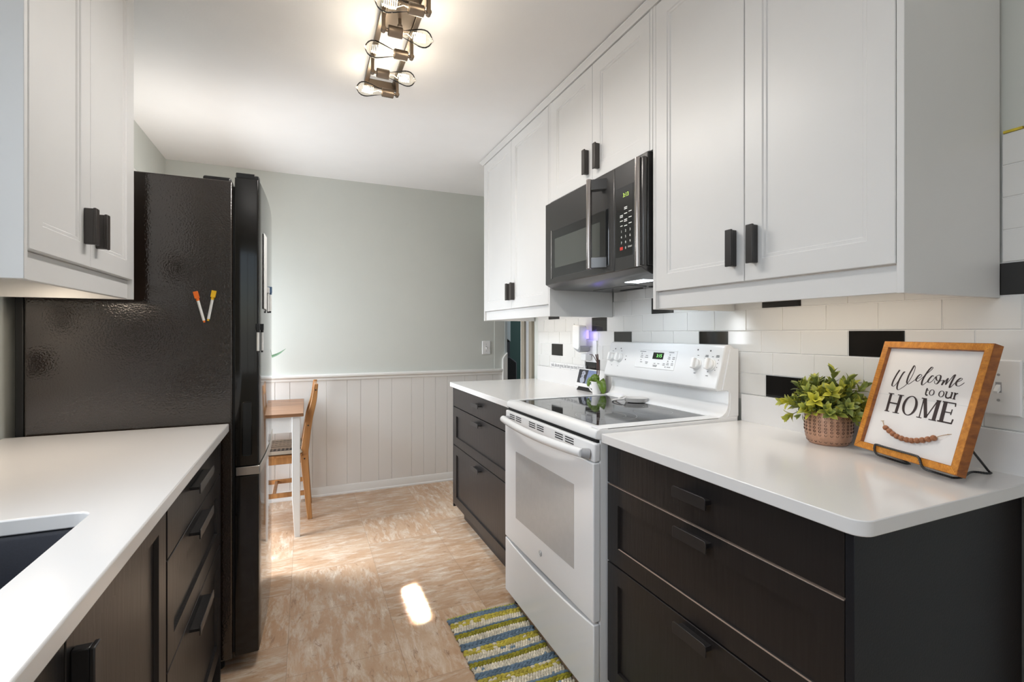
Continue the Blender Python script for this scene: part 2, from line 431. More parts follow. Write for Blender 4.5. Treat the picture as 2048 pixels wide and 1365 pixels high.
def tag(o, label=None, cat=None, group=None, kind=None):
    if label: o['label'] = label
    if cat: o['category'] = cat
    if group: o['group'] = group
    if kind: o['kind'] = kind
    return o

def wloc(o):
    p = Vector((0, 0, 0))
    while o is not None:
        p += o.location; o = o.parent
    return p

def obj(name, mb, mats, parent=None, bevel=0.0, segs=2, smooth=35, local=False):
    if not isinstance(mats, (list, tuple)): mats = [mats]
    me = bpy.data.meshes.new(name)
    off = Vector((0, 0, 0)) if (parent is None or local) else wloc(parent)
    me.from_pydata([tuple(Vector(p) - off) for p in mb.v], [], mb.f)
    for m in mats: me.materials.append(m)
    me.polygons.foreach_set('material_index', mb.mi)
    bm = bmesh.new(); bm.from_mesh(me)
    bmesh.ops.remove_doubles(bm, verts=bm.verts, dist=1e-6)
    bmesh.ops.recalc_face_normals(bm, faces=bm.faces)
    bm.to_mesh(me); bm.free()
    if smooth:
        me.polygons.foreach_set('use_smooth', [True] * len(me.polygons))
        me.set_sharp_from_angle(angle=R(smooth))
    me.update()
    o = bpy.data.objects.new(name, me)
    col.objects.link(o)
    if parent is not None: o.parent = parent
    if bevel:
        md = o.modifiers.new('soft_edges', 'BEVEL'); md.width = bevel; md.segments = segs
        md.limit_method = 'ANGLE'; md.angle_limit = R(40); md.use_clamp_overlap = True
    return o

def structure(name, mb, mats, bevel=0.0, smooth=35, label=None):
    o = obj(name, mb, mats, None, bevel, smooth=smooth); o['kind'] = 'structure'
    if label: o['label'] = label
    return o

def copy_tree(o, loc=None, parent=None):
    c = o.copy(); col.objects.link(c)
    if parent is not None: c.parent = parent
    if loc is not None: c.location = loc
    for ch in list(o.children): copy_tree(ch, None, c)
    return c

def text(name, body, size, origin, u, v, m, parent, align='CENTER', depth=0.0003, local=False, space=1.0, xs=1.0):
    cu = bpy.data.curves.new(name, 'FONT'); cu.body = body; cu.size = size
    cu.align_x = align; cu.align_y = 'CENTER'; cu.extrude = depth; cu.resolution_u = 3; cu.space_character = space
    t = bpy.data.objects.new(name + '_tmp', cu); col.objects.link(t)
    dg = bpy.context.evaluated_depsgraph_get(); dg.update()
    me = bpy.data.meshes.new_from_object(t.evaluated_get(dg))
    bpy.data.objects.remove(t); bpy.data.curves.remove(cu)
    u, v = Vector(u).normalized(), Vector(v).normalized(); n = u.cross(v)
    off = Vector((0, 0, 0)) if (parent is None or local) else wloc(parent)
    o3 = Vector(origin) - off
    for p in me.vertices:
        c = p.co.copy(); p.co = o3 + u * c.x * xs + v * c.y + n * c.z
    me.materials.clear(); me.materials.append(m)
    me.name = name
    o = bpy.data.objects.new(name, me); col.objects.link(o)
    if parent is not None: o.parent = parent
    return o

def catmull(pts, k=6, closed=False):
    pts = [Vector(p) for p in pts]; out = []; n = len(pts)
    rng = n if closed else n - 1
    for i in range(rng):
        p1, p2 = pts[i], pts[(i + 1) % n]
        p0 = pts[i - 1] if (i > 0 or closed) else p1 * 2 - p2
        p3 = pts[(i + 2) % n] if (i + 2 < n or closed) else p2 * 2 - p1
        for j in range(k):
            t = j / k
            out.append(0.5 * ((2 * p1) + (p2 - p0) * t + (2 * p0 - 5 * p1 + 4 * p2 - p3) * t * t + (3 * p1 - p0 - 3 * p2 + p3) * t ** 3))
    if not closed: out.append(pts[-1])
    return out

# ------------------------------------------------------------------ room shell
b = MB(); b.box(-1.0, 5.0, -2.72, 6.4, -0.1, 0.0)
structure('floor', b, M['floor'])
b = MB(); b.box(-1.0, 5.0, -2.72, 6.4, CEIL, CEIL + 0.1)
structure('ceiling', b, M['ceiling'])

def wall_with_hole(axis, p0, p1, a0, a1, holes):
    """axis 'x': wall of constant x from p0..p1, running along y a0..a1; holes (lo, hi, z0, z1)"""
    b = MB()
    def put(lo, hi, z0, z1):
        if hi - lo < 1e-4 or z1 - z0 < 1e-4: return
        if axis == 'x': b.box(p0, p1, lo, hi, z0, z1)
        else: b.box(lo, hi, p0, p1, z0, z1)
    cur = a0
    for lo, hi, z0, z1 in sorted(holes):
        put(cur, lo, 0, CEIL); put(lo, hi, 0, z0); put(lo, hi, z1, CEIL); cur = hi
    put(cur, a1, 0, CEIL)
    return b

structure('wall_left', wall_with_hole('x', WALL_L - 0.12, WALL_L, -2.72, 4.09, [(-0.10, 1.00, 1.07, 2.17), (2.88, 3.88, 0.04, 2.10), (-1.38, -0.52, 1.17, 2.13)]), M['wall'])
structure('wall_back', wall_with_hole('y', WALL_BACK - 0.12, WALL_BACK, -0.88, 1.53, [(-0.40, 1.45, 0.75, 2.25)]), M['wall'])
structure('wall_right', wall_with_hole('x', WALL_R, WALL_R + 0.12, -2.72, 3.97, [(3.34, 3.965, 0.0, 2.05)]), M['wall'])
b = MB(); b.box(-0.88, 1.645, WALL_FAR, WALL_FAR + 0.12, 0, CEIL)
structure('wall_far', b, M['wall'])
# room beyond the doorway
b = MB(); b.box(1.645, 5.0, 6.28, 6.4, 0, CEIL); structure('wall_outer_far', b, M['teal'])
b = MB(); b.box(4.88, 5.0, 2.4, 6.28, 0, CEIL); structure('wall_outer_right', b, M['teal'])
b = MB(); b.box(1.65, 4.88, 2.4, 2.52, 0, CEIL); structure('wall_outer_near', b, M['teal'])
b = MB(); b.box(1.645, 1.70, 4.09, 6.28, 0, CEIL); structure('wall_outer_left', b, M['teal'])

def window(n, axis, p, a0, a1, z0, z1, cols, rows):
    b = MB(); w = 0.05
    def put(lo, hi, zz0, zz1, d0=-0.05, d1=0.012):
        if axis == 'x': b.box(p + d0, p + d1, lo, hi, zz0, zz1)
        elif axis == 'x-': b.box(p - d1, p - d0, lo, hi, zz0, zz1)
        else: b.box(lo, hi, p + d0, p + d1, zz0, zz1)
    put(a0 - 0.06, a0 + 0.01, z0 - 0.06, z1 + 0.06); put(a1 - 0.01, a1 + 0.06, z0 - 0.06, z1 + 0.06)
    put(a0, a1, z1 - 0.01, z1 + 0.06); put(a0, a1, z0 - 0.06, z0 + 0.01)
    for i in range(1, cols):
        c = a0 + (a1 - a0) * i / cols; put(c - 0.012, c + 0.012, z0, z1, -0.05, -0.03)
    for i in range(1, rows):
        c = z0 + (z1 - z0) * i / rows; put(a0, a1, c - 0.012, c + 0.012, -0.05, -0.03)
    o = structure('window_%d' % n, b, M['trimwhite'], 0.003)
    g = MB()
    if axis == 'x': g.box(p - 0.045, p - 0.041, a0, a1, z0, z1)
    else: g.box(a0, a1, p - 0.045, p - 0.041, z0, z1)
    obj('pane', g, M['pane'], o)
window(1, 'x', WALL_L, -0.10, 1.00, 1.07, 2.17, 2, 1)
window(2, 'x', WALL_L, 2.88, 3.88, 0.04, 2.10, 1, 1)
window(4, 'x', WALL_L, -1.38, -0.52, 1.17, 2.13, 1, 1)
window(3, 'y', WALL_BACK, -0.40, 1.45, 0.75, 2.25, 3, 1)  # unseen window added for the rear fill

# far wall wainscot, chair rail, baseboard
b = MB()
xs = [-0.88, -0.60, -0.42, -0.207, -0.107, 0.049, 0.148, 0.298, 0.40, 0.537, 0.64, 0.80, 0.90, 1.00, 1.101, 1.255, 1.364, 1.512, 1.600]
for a0, a1 in zip(xs[:-1], xs[1:]):
    b.rings(face_negy(WALL_FAR), a0, a1, 0.06, 0.895, [(0, 0.0), (0, 0.004), (0.0022, 0.008)], back=False)
structure('wall_far_panel', b, M['panelwhite'])
b = MB()
prof = [(0, 0.882), (0.012, 0.882), (0.016, 0.890), (0.014, 0.900), (0.022, 0.908), (0.030, 0.914), (0.030, 0.926), (0.024, 0.931), (0, 0.933)]
b.prism(prof, lambda u, v, w: (w, WALL_FAR - u, v), -0.88, 1.600)
structure('trim_1', b, M['trimwhite'], label='white chair rail along the far wall')
b = MB()
b.prism([(0, 0), (0.022, 0), (0.022, 0.010), (0.014, 0.016), (0.014, 0.062), (0.010, 0.070), (0, 0.074)], lambda u, v, w: (w, WALL_FAR - u, v), -0.88, 1.6)
structure('baseboard_far', b, M['trimwhite'])
b = MB()
b.prism([(0, 0), (0.014, 0), (0.014, 0.07), (0, 0.074)], lambda u, v, w: (WALL_L + u, w, v), 2.0, 2.82)
structure('baseboard_left', b, M['trimwhite'])
# end post of the wainscot beside the doorway
b = MB()
b.prism([(1.600, 0.0), (1.645, 0.0), (1.645, 1.075), (1.630, 1.060), (1.604, 1.030), (1.600, 1.015)], lambda u, v, w: (u, WALL_FAR - w, v), 0.0, 0.032)
structure('trim_2', b, M['trimwhite'], 0.003, label='white shaped end post of the wainscot')
b = MB(); b.box(1.628, 1.648, WALL_FAR - 0.008, WALL_FAR + 0.12, 1.03, 2.05)
structure('trim_3', b, M['palegrey'])
# taupe casing of the doorway in the right wall
b = MB()
b.box(1.505, 1.53, 3.162, 3.21, 0, 2.1); b.box(1.495, 1.53, 3.27, 3.325, 0, 2.1)
structure('trim_4', b, M['taupe'], 0.004, label='taupe door casing')
b = MB(); b.box(1.512, 1.53, 3.21, 3.27, 0, 2.1)
structure('trim_5', b, M['silver'], 0.003)
b = MB(); b.box(1.50, 1.66, 3.325, 3.34, 0, 2.08)
structure('trim_6', b, M['trimwhite'], 0.002)
# brown wood edge at the near end of the right wall
b = MB(); b.box(1.515, 1.53, 0.50, 0.555, 0, 0.885)
structure('trim_7', b, M['brownwood'], 0.002)

# glass tile backsplash: brick bond, black accents
b = MB()
TX, PITCH = 1.522, 0.1519
rows = [(1.0198, 1.0988, 1.2379), (1.0988, 1.1780, 0.9041), (1.1780, 1.2571, 0.6463), (1.2571, 1.3383, 0.7133), (1.3383, 1.4164, 0.6463),
        (1.4164, 1.493, 0.6895), (1.493, 1.570, 0.6463), (1.570, 1.646, 0.6895), (1.646, 1.7215, 0.6463)]
black = {0: [1.086, 2.301], 1: [2.727], 2: [0.798, 1.406, 2.014], 3: [2.232], 4: [0.4944, 1.102, 1.709, 2.773]}
for ri, (z0, z1, off) in enumerate(rows):
    k0 = off - PITCH * math.ceil((off - 0.2) / PITCH)
    y = k0
    while y < 3.10:
        spans = [(0.2, 3.09)] if ri <= 4 else ([(0.2, 0.597), (1.40, 2.17)] if ri == 5 else [(0.2, 0.597)])
        for lo, hi in spans:
            a0, a1 = max(y, lo), min(y + PITCH, hi)
            if a1 - a0 > 0.012:
                m = 1 if any(abs(y - q) < 0.03 for q in black.get(ri, [])) else 0
                b.rings(face_negx(TX), -a1 + 0.0014, -a0 - 0.0014, z0 + 0.0014, z1 - 0.0014, [(0, -0.007), (0, -0.001), (0.001, 0)], mi=m)
        y += PITCH
structure('wall_right_tile', b, [M['tilewhite'], M['tileblack']])
b = MB(); b.box(TX + 0.0025, WALL_R, 0.2, 3.09, 1.0, 1.4164); b.box(TX + 0.0025, WALL_R, 0.2, 0.597, 1.4164, 1.7215); b.box(TX + 0.0025, WALL_R, 1.40, 2.17, 1.4164, 1.493)
structure('wall_right_surface', b, M['grout'])
# the same tiles on the sink wall
b = MB()
LT = WALL_L + 0.008
lblack = {0: [], 1: [1.735], 2: [1.19], 3: [1.565]}
for ri, (z0, z1, off) in enumerate([(1.0235, 1.1020, 0.02), (1.1020, 1.1810, 0.07), (1.1810, 1.2600, -0.02), (1.2600, 1.3560, 0.05)]):
    y = off - PITCH
    while y < 1.985:
        a0, a1 = max(y, 0.0), min(y + PITCH, 1.985)
        if ri >= 1 and a0 < 1.06: a0 = max(a0, 1.065)
        if a1 - a0 > 0.012:
            m = 1 if any(abs(y - q) < PITCH / 2 for q in lblack[ri]) else 0
            b.rings(face_posx(LT), a0 + 0.0014, a1 - 0.0014, z0 + 0.0014, z1 - 0.0014, [(0, -0.007), (0, -0.001), (0.001, 0)], mi=m)
        y += PITCH
structure('wall_left_tile', b, [M['tilewhite'], M['tileblack']])
b = MB()
rnd = random.Random(5)
y = 0.2
while y < 0.596:
    l = rnd.uniform(0.02, 0.05); l = min(l, 0.597 - y)
    b.box(TX - 0.001, WALL_R, y, y + l - 0.003, 1.7222, 1.7222 + rnd.uniform(0.005, 0.009)); y += l
o = structure('trim_8', b, M['yellowtape'], label='yellow tape remnants along the top of the tiles')

# ------------------------------------------------------------------ cabinets
def fbox(b, fn, u0, u1, v0, v1, w0, w1, mi=0):
    p = [fn(u0, v0, w0), fn(u1, v0, w0), fn(u1, v0, w1), fn(u0, v0, w1), fn(u0, v1, w0), fn(u1, v1, w0), fn(u1, v1, w1), fn(u0, v1, w1)]
    b.hexa(p, mi)

BEAD = [(0, -0.018), (0, -0.0015), (0.0015, 0), (0.056, 0), (0.059, -0.0035), (0.066, -0.0035), (0.069, -0.007)]
SHAKER = [(0, -0.018), (0, -0.0012), (0.0012, 0), (0.056, 0), (0.0575, -0.009)]
SLAB = [(0, -0.018), (0, -0.0015), (0.0015, 0)]

def bar_handle(parent, fn, u, v0, v1, m, sgn=1, label=None):
    """vertical pull: a front plate on a narrower stem"""
    b = MB()
    fbox(b, fn, u - 0.0115, u + 0.0115, v0, v1, 0.020, 0.027)
    fbox(b, fn, u - 0.0075, u + 0.0075, v0 + 0.001, v1 - 0.001, 0.0, 0.0205)
    o = obj('handle', b, m, parent, 0.0018)
    if label: o['label'] = label
    return o

def tab_pull(parent, fn, u0, u1, v0, v1, m):
    b = MB()
    r = 0.006
    poly = [(u0, v0), (u1, v0), (u1, v1 - r), (u1 - r * 0.3, v1 - r * 0.3), (u1 - r, v1), (u0 + r, v1), (u0 + r * 0.3, v1 - r * 0.3), (u0, v1 - r)]
    b.prism(poly, fn, 0.0235, 0.0265)
    fbox(b, fn, u0 + 0.007, u1 - 0.007, v0 + 0.009, v1 - 0.009, 0.0, 0.0237)
    return obj('handle', b, m, parent, 0.0008)

def upper_cabinet(label, fn, u0, u1, split, vdoor, vtop, vside, depth, handles, group, rail=True, m=None, st=0.0145):
    """u0..u1 along the run; doors set between the side panels"""
    m = m or M['cab']
    base = fn((u0 + u1) / 2, vside, -depth / 2)
    r = root('kitchen_cabinet', base, label, 'cabinet', group)
    for a0, a1 in ((u0, u0 + st), (u1 - st, u1)):
        b = MB(); fbox(b, fn, a0, a1, vside, vtop, -depth, 0.0)
        obj('side_panel', b, m, r, 0.001)
    b = MB()
    fbox(b, fn, u0 + st, u1 - st, vdoor + 0.002, vdoor + 0.018, -depth, -0.02)
    fbox(b, fn, u0 + st, u1 - st, vtop - 0.016, vtop, -depth, -0.02)
    fbox(b, fn, u0 + st, u1 - st, vdoor, vtop, -depth, -depth + 0.006)
    obj('carcass', b, m, r)
    if rail:
        b = MB()
        fbox(b, fn, u0 + st, u1 - st, vside + 0.002, vdoor - 0.002, -0.030, -0.014)
        obj('light_rail', b, m, r, 0.001)
    for (a0, a1), (hu, h0, h1, hm) in zip(((u0 + st + 0.0015, split - 0.0012), (split + 0.0012, u1 - st - 0.0015)), handles):
        b = MB(); b.rings(fn, a0, a1, vdoor, vtop - 0.003, [(i, w + 0.001) for i, w in BEAD])
        d = obj('door', b, m, r)
        bar_handle(d, lambda u, v, w: fn(u, v, w + 0.001), hu, h0, h1, hm)
    return r

UX = 1.14
fr = face_negx(UX)
upper_cabinet('white two-door upper cabinet above the potted plant and the framed sign', fr, -1.385, -0.599, -0.995, 1.396, 2.412, 1.333, 0.38,
              [(-1.028, 1.440, 1.546, M['handle']), (-0.957, 1.441, 1.547, M['handle'])], 'upper cabinets over the range side')
upper_cabinet('short white two-door upper cabinet directly above the microwave', fr, -2.174, -1.387, -1.780, 1.907, 2.412, 1.905, 0.38,
              [(-1.815, 1.942, 2.05, M['handlebronze']), (-1.730, 1.942, 2.05, M['handlebronze'])], 'upper cabinets over the range side', rail=False)
upper_cabinet('white two-door upper cabinet above the photo frame, next to the doorway', fr, -3.158, -2.176, -2.672, 1.396, 2.412, 1.333, 0.38,
              [(-2.700, 1.446, 1.548, M['handlebronze']), (-2.632, 1.444, 1.548, M['handlebronze'])], 'upper cabinets over the range side')
fl = face_posx(-0.52)
upper_cabinet('white two-door upper cabinet above the sink counter, next to the refrigerator', fl, 1.277, 1.953, 1.600, 1.422, 2.425, 1.359, 0.36,
              [(1.565, 1.476, 1.570, M['handlebronze']), (1.640, 1.476, 1.570, M['handlebronze'])], 'upper cabinets over the sink side')
# crown
b = MB()
b.prism([(0.0, 2.4125), (0.006, 2.4125), (0.010, 2.418), (0.022, 2.424), (0.026, 2.428), (0.026, 2.434), (-0.38, 2.434), (-0.38, 2.4125)],
        lambda u, v, w: (UX - u, w, v), 0.590, 3.172)
o = obj('crown_molding', b, M['cab'], None)
tag(o, 'white crown moulding along the tops of the cabinets over the microwave', 'moulding')

def base_cabinet(label, fn, u0, u1, depth, fronts, group, panel_lo=False, panel_hi=False, name='base_cabinet', top=0.889, plo=0.0, phi=0.0):
    base = fn((u0 + u1) / 2, 0.0, -depth / 2)
    r = root(name, base, label, 'cabinet', group)
    b = MB(); fbox(b, fn, u0 + 0.002, u1 - 0.002, 0.10, top, -depth, -0.019)
    obj('carcass', b, M['gap'], r)
    b = MB(); fbox(b, fn, u0 + 0.01, u1 - 0.01, 0.0, 0.10, -0.085, -0.07)
    obj('toe_kick', b, M['dark'], r)
    t = 0.016
    if panel_lo:
        b = MB(); fbox(b, fn, u0 - t, u0, plo, top, -depth, 0.0); obj('side_panel', b, M['darkpanel'], r, 0.0008)
    if panel_hi:
        b = MB(); fbox(b, fn, u1, u1 + t, phi, top, -depth, 0.0); obj('side_panel', b, M['darkpanel'], r, 0.0008)
    for kind, a0, a1, v0, v1, pull in fronts:
        b = MB(); st = SLAB if kind == 'slab' else SHAKER
        b.rings(fn, a0, a1, v0, v1, st)
        nm = 'door' if kind == 'door' else 'drawer'
        d = obj(nm, b, M['dark'], r)
        if kind == 'shaker_highlit':  # tan strips paint the light caught by upward-facing edges
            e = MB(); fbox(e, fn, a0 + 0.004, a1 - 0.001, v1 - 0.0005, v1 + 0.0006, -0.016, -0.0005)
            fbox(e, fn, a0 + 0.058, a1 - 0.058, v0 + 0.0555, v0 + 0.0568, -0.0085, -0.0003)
            w = obj('edge_highlight', e, M['edgelight'], d); w['label'] = 'tan highlight painted along the upward edges'
        if pull:
            if kind == 'door': bar_handle(d, fn, *pull, M['handle'])
            else: tab_pull(d, fn, *pull, M['handle'])
    return r

BX = 0.91
fb = face_negx(BX)
base_cabinet('black three-drawer base cabinet with bare end panel under the countertop with the framed sign', fb, -1.333, -0.573, 0.60,
             [('slab', -1.331, -0.575, 0.762, 0.886, (-1.000, -0.885, 0.820, 0.850)),
              ('shaker_highlit', -1.331, -0.575, 0.507, 0.757, (-0.998, -0.883, 0.716, 0.746)),
              ('shaker', -1.331, -0.575, 0.112, 0.502, (-0.998, -0.883, 0.466, 0.496))],
             'black base cabinets', panel_hi=True, name='base_cabinet')
base_cabinet('black three-drawer base cabinet on the far side of the white range', fb, -3.116, -2.112, 0.60,
             [('slab', -3.114, -2.114, 0.762, 0.886, (-2.680, -2.556, 0.822, 0.846)),
              ('shaker', -3.114, -2.114, 0.507, 0.757, (-2.680, -2.556, 0.714, 0.738)),
              ('shaker', -3.114, -2.114, 0.112, 0.502, (-2.680, -2.556, 0.456, 0.480))],
             'black base cabinets', panel_lo=True, plo=0.09)
LX = -0.28
fg = face_posx(LX)
base_cabinet('black three-drawer base cabinet between the sink cabinet and the refrigerator', fg, 1.275, 1.990, 0.585,
             [('slab', 1.278, 1.988, 0.748, 0.886, (1.490, 1.690, 0.826, 0.852)),
              ('shaker', 1.278, 1.988, 0.500, 0.744, (1.490, 1.690, 0.706, 0.732)),
              ('shaker', 1.278, 1.988, 0.112, 0.496, (1.490, 1.690, 0.452, 0.478))],
             'black base cabinets', panel_hi=True)
base_cabinet('black two-door base cabinet below the dark kitchen sink', fg, 0.30, 1.270, 0.585,
             [('door', 0.787, 1.266, 0.112, 0.886, (0.806, 0.735, 0.838)),
              ('door', 0.303, 0.783, 0.112, 0.886, None)], 'black base cabinets', top=0.70)

# ------------------------------------------------------------------ countertops
CT, CB = 0.92, 0.891
def rounded(x0, x1, y0, y1, rad):   # rad: dict corner->radius, order (x0y0, x1y0, x1y1, x0y1)
    pts = []
    cs = [(x0, y0, 180), (x1, y0, 270), (x1, y1, 0), (x0, y1, 90)]
    for (cx, cy, a), r in zip(cs, rad):
        if r == 0: pts.append((cx, cy)); continue
        ox = cx + r if cx == x0 else cx - r; oy = cy + r if cy == y0 else cy - r
        for k in range(7):
            an = R(a + 90 * k / 6); pts.append((ox + r * math.cos(an), oy + r * math.sin(an)))
    return pts
xyz = lambda u, v, w: (u, v, w)

r = root('countertop', (1.2, 0.93, CB), 'white quartz countertop holding the framed sign and potted plant', 'countertop', 'quartz countertops')
b = MB(); b.prism(rounded(0.888, 1.512, 0.528, 1.334, (0.03, 0, 0, 0.002)), xyz, CB, CT)
obj('slab', b, M['quartz'], r, 0.003)
b = MB(); b.box(1.511, 1.522, 0.548, 1.334, CB, 1.020); obj('upstand', b, M['quartz'], r, 0.002)
r = root('countertop', (1.2, 2.62, CB), 'white quartz countertop on the far side of the range, below the plug-in air freshener', 'countertop', 'quartz countertops')
b = MB(); b.prism(rounded(0.888, 1.512, 2.110, 3.140, (0.002, 0, 0, 0.012)), xyz, CB, CT)
obj('slab', b, M['quartz'], r, 0.003)
b = MB(); b.box(1.511, 1.522, 2.110, 3.075, CB, 1.020); obj('upstand', b, M['quartz'], r, 0.002)
r = root('countertop', (-0.57, 1.2, CB), 'white quartz countertop with the dark sink cut into it', 'countertop', 'quartz countertops')
b = MB()
X0, X1, Y0, Y1 = -0.868, -0.255, -0.55, 2.013
hx0, hx1, hy0, hy1 = -0.74, -0.361, 0.36, 1.130
hole = rounded(hx0, hx1, hy0, hy1, (0.03, 0.03, 0.03, 0.03))
outer = []
nh = len(hole)
# strip mesh between the hole and the slab edge
def on_edge(p):
    cx, cy = (hx0 + hx1) / 2, (hy0 + hy1) / 2
    return None
bm2 = bmesh.new()
ov = [bm2.verts.new((x, y, CT)) for x, y in ((X0, Y0), (X1, Y0), (X1, Y1), (X0, Y1))]
hv = [bm2.verts.new((x, y, CT)) for x, y in hole]
es = [bm2.edges.new((ov[i], ov[(i + 1) % 4])) for i in range(4)] + [bm2.edges.new((hv[i], hv[(i + 1) % nh])) for i in range(nh)]
bmesh.ops.triangle_fill(bm2, use_beauty=True, use_dissolve=False, edges=es)
bmesh.ops.dissolve_limit(bm2, angle_limit=0.01, verts=bm2.verts, edges=bm2.edges)
bmesh.ops.triangulate(bm2, faces=bm2.faces)
bm2.verts.index_update()
top = [tuple(v.co) for v in bm2.verts]; tf = [tuple(v.index for v in f.verts) for f in bm2.faces]
n0 = len(top)
b.add(top + [(x, y, CB) for x, y, z in top], tf + [tuple(i + n0 for i in reversed(f)) for f in tf])
bm2.free()
oc = [(X0, Y0), (X1, Y0), (X1, Y1), (X0, Y1)]
for loop in (oc, hole):
    n = len(loop)
    b.add([(x, y, CB) for x, y in loop] + [(x, y, CT) for x, y in loop], [(i, (i + 1) % n, n + (i + 1) % n, n + i) for i in range(n)])
obj('slab', b, M['quartz'], r, 0.003)
b = MB(); b.box(WALL_L + 0.001, -0.866, 0.0, 1.985, CB, 1.022); obj('upstand', b, M['quartz'], r, 0.002)

# undermount sink
r = root('kitchen_sink', ((hx0 + hx1) / 2, (hy0 + hy1) / 2, 0.70), 'dark navy granite undermount sink set below a white countertop', 'sink')
b = MB()
g = 0.006
o_ = [(hx0 - g, hy0 - g, hx1 + g, hy1 + g)]
def sink_ring(d, z, rr):
    return [(x, y, z) for x, y in rounded(hx0 - d, hx1 + d, hy0 - d, hy1 + d, (rr,) * 4)]
levels = [(0.030, CB - 0.002, 0.05), (0.006, CB - 0.002, 0.035), (0.002, CB - 0.010, 0.032), (-0.006, 0.76, 0.03), (-0.020, 0.722, 0.03), (-0.05, 0.715, 0.03), (-0.15, 0.712, 0.02)]
vs = []; fs = []
for d, z, rr in levels: vs += sink_ring(d, z, rr)
n = len(sink_ring(0, 0, 0.03))
for i in range(len(levels) - 1):
    for j in range(n): fs.append((i * n + j, i * n + (j + 1) % n, (i + 1) * n + (j + 1) % n, (i + 1) * n + j))
fs.append(tuple((len(levels) - 1) * n + j for j in range(n)))
b.add(vs, fs); obj('basin', b, M['sink'], r)
b = MB(); b.lathe([(0.0, 0.714), (0.035, 0.715), (0.043, 0.718), (0.045, 0.7145)], ((hx0 + hx1) / 2, 0.75, 0), 20)
obj('drain', b, M['chrome'], r)

# ------------------------------------------------------------------ refrigerator
FX = -0.16
def door_profile(x_back, bulge, y0, y1, off=0.0):
    pts = [(x_back, y0), (FX - 0.008 + off, y0), (FX - 0.002 + off, y0 + 0.002)]
    for k in range(13):
        t = k / 12; y = y0 + 0.006 + (y1 - y0 - 0.012) * t
        pts.append((FX + off + bulge * (1 - (2 * t - 1) ** 2), y))
    pts += [(FX - 0.002 + off, y1 - 0.002), (FX - 0.008 + off, y1), (x_back, y1)]
    return pts
FY0, FY1 = 2.03, 2.78
r = root('refrigerator', (-0.5, 2.4, 0), 'black refrigerator with textured side and glossy door beside the dining table', 'refrigerator')
b = MB(); b.box(-0.828, -0.246, FY0, FY1, 0.05, 1.807); obj('body', b, M['fridgeside'], r, 0.006)
b = MB(); b.box(-0.851, -0.829, FY0 + 0.004, FY1, 0.06, 1.80); obj('rear_frame', b, M['gasket'], r, 0.003)
b = MB(); b.box(-0.246, -0.240, FY0 + 0.012, FY1 - 0.012, 0.07, 1.79); obj('gasket', b, M['gasket'], r)
b = MB(); b.prism(door_profile(-0.239, 0.011, FY0, FY1), xyz, 0.757, 1.822)
door = obj('door', b, M['fridgedoor'], r, 0.002)
b = MB(); b.prism(door_profile(-0.239, 0.011, FY0, FY1), xyz, 0.06, 0.720)
obj('freezer_drawer', b, M['fridgedoor'], r, 0.002)
b = MB(); b.prism(door_profile(-0.236, 0.011, FY0 - 0.001, FY1 + 0.001, 0.004), xyz, 0.722, 0.754)
o = obj('handle_strip', b, M['chrome'], r, 0.0015); o['label'] = 'brushed chrome handle strip'
b = MB(); b.box(-0.236, -0.172, FY0 + 0.004, FY0 + 0.16, 1.821, 1.842); b.box(-0.174, -0.160, FY0 + 0.004, FY0 + 0.05, 1.821, 1.836)
obj('hinge_cap', b, M['blackplastic'], r, 0.003)
b = MB(); b.box(-0.350, -0.258, FY0 + 0.06, FY0 + 0.16, 1.806, 1.836); obj('hinge_cap', b, M['blackplastic'], r, 0.008, 3)
for fx, fy in ((-0.30, FY0 + 0.06), (-0.30, FY1 - 0.06), (-0.78, FY0 + 0.06), (-0.78, FY1 - 0.06)):
    b = MB(); b.cyl((fx, fy, 0), (fx, fy, 0.055), 0.022); obj('foot', b, M['blackplastic'], r)
# pocket grip in the door edge
b = MB()
path = []
for cx, cz, a in ((-0.206, 0.801, 180), (-0.192, 0.801, 270), (-0.192, 0.985, 0), (-0.206, 0.985, 90)):
    for k in range(6):
        an = R(a + 90 * k / 5); path.append((cx + 0.008 * math.cos(an), FY0, cz + 0.008 * math.sin(an)))
b.tube(path, 0.0016, 6, closed=True)
hn = obj('handle_recess', b, M['fridgedoor'], door)
b = MB(); b.prism([(p[0], p[2]) for p in path], lambda u, v, w: (u, FY0 - w, v), -0.001, 0.0006)
obj('recess_pocket', b, M['gasket'], door)

# magnetic marker pens
def marker(name, label, p0, p1, capm, bodym, group, flag=True, tipm=None, rad=0.0045):
    """p0 = cap end, p1 = other end"""
    p0, p1 = Vector(p0), Vector(p1); d = p1 - p0; L = d.length; d.normalize()
    rt = root(name, tuple(p0 + d * L * 0.5), label, 'marker', group)
    a, c, e = p0, p0 + d * L * 0.30, p0 + d * L * 0.94
    b = MB(); b.cyl(a, c, rad * 1.15, n=12); ob = obj('cap', b, capm, rt)
    if flag:
        b = MB()
        n = Vector((0, -1, 0)) if abs(p0.y - p1.y) < 0.02 and p0.x < -0.2 else Vector((1, 0, 0))
        s = d.cross(n).normalized()
        q0, q1 = p0, p0 + d * L * 0.22
        w, t = rad * 1.6, rad * 1.25
        b.hexa([q0 - s * w - n * t, q0 + s * w - n * t, q1 + s * w - n * t, q1 - s * w - n * t,
                q0 - s * w + n * t, q0 + s * w + n * t, q1 + s * w + n * t, q1 - s * w + n * t])
        obj('eraser_clip', b, capm, rt, 0.0008)
    b = MB(); b.cyl(c, e, rad, n=12); obj('barrel', b, bodym, rt)
    b = MB(); b.cyl(e, p1, rad * 0.75, n=12); obj('end_plug', b, tipm or capm, rt)
    return rt
ym = FY0 - 0.0062
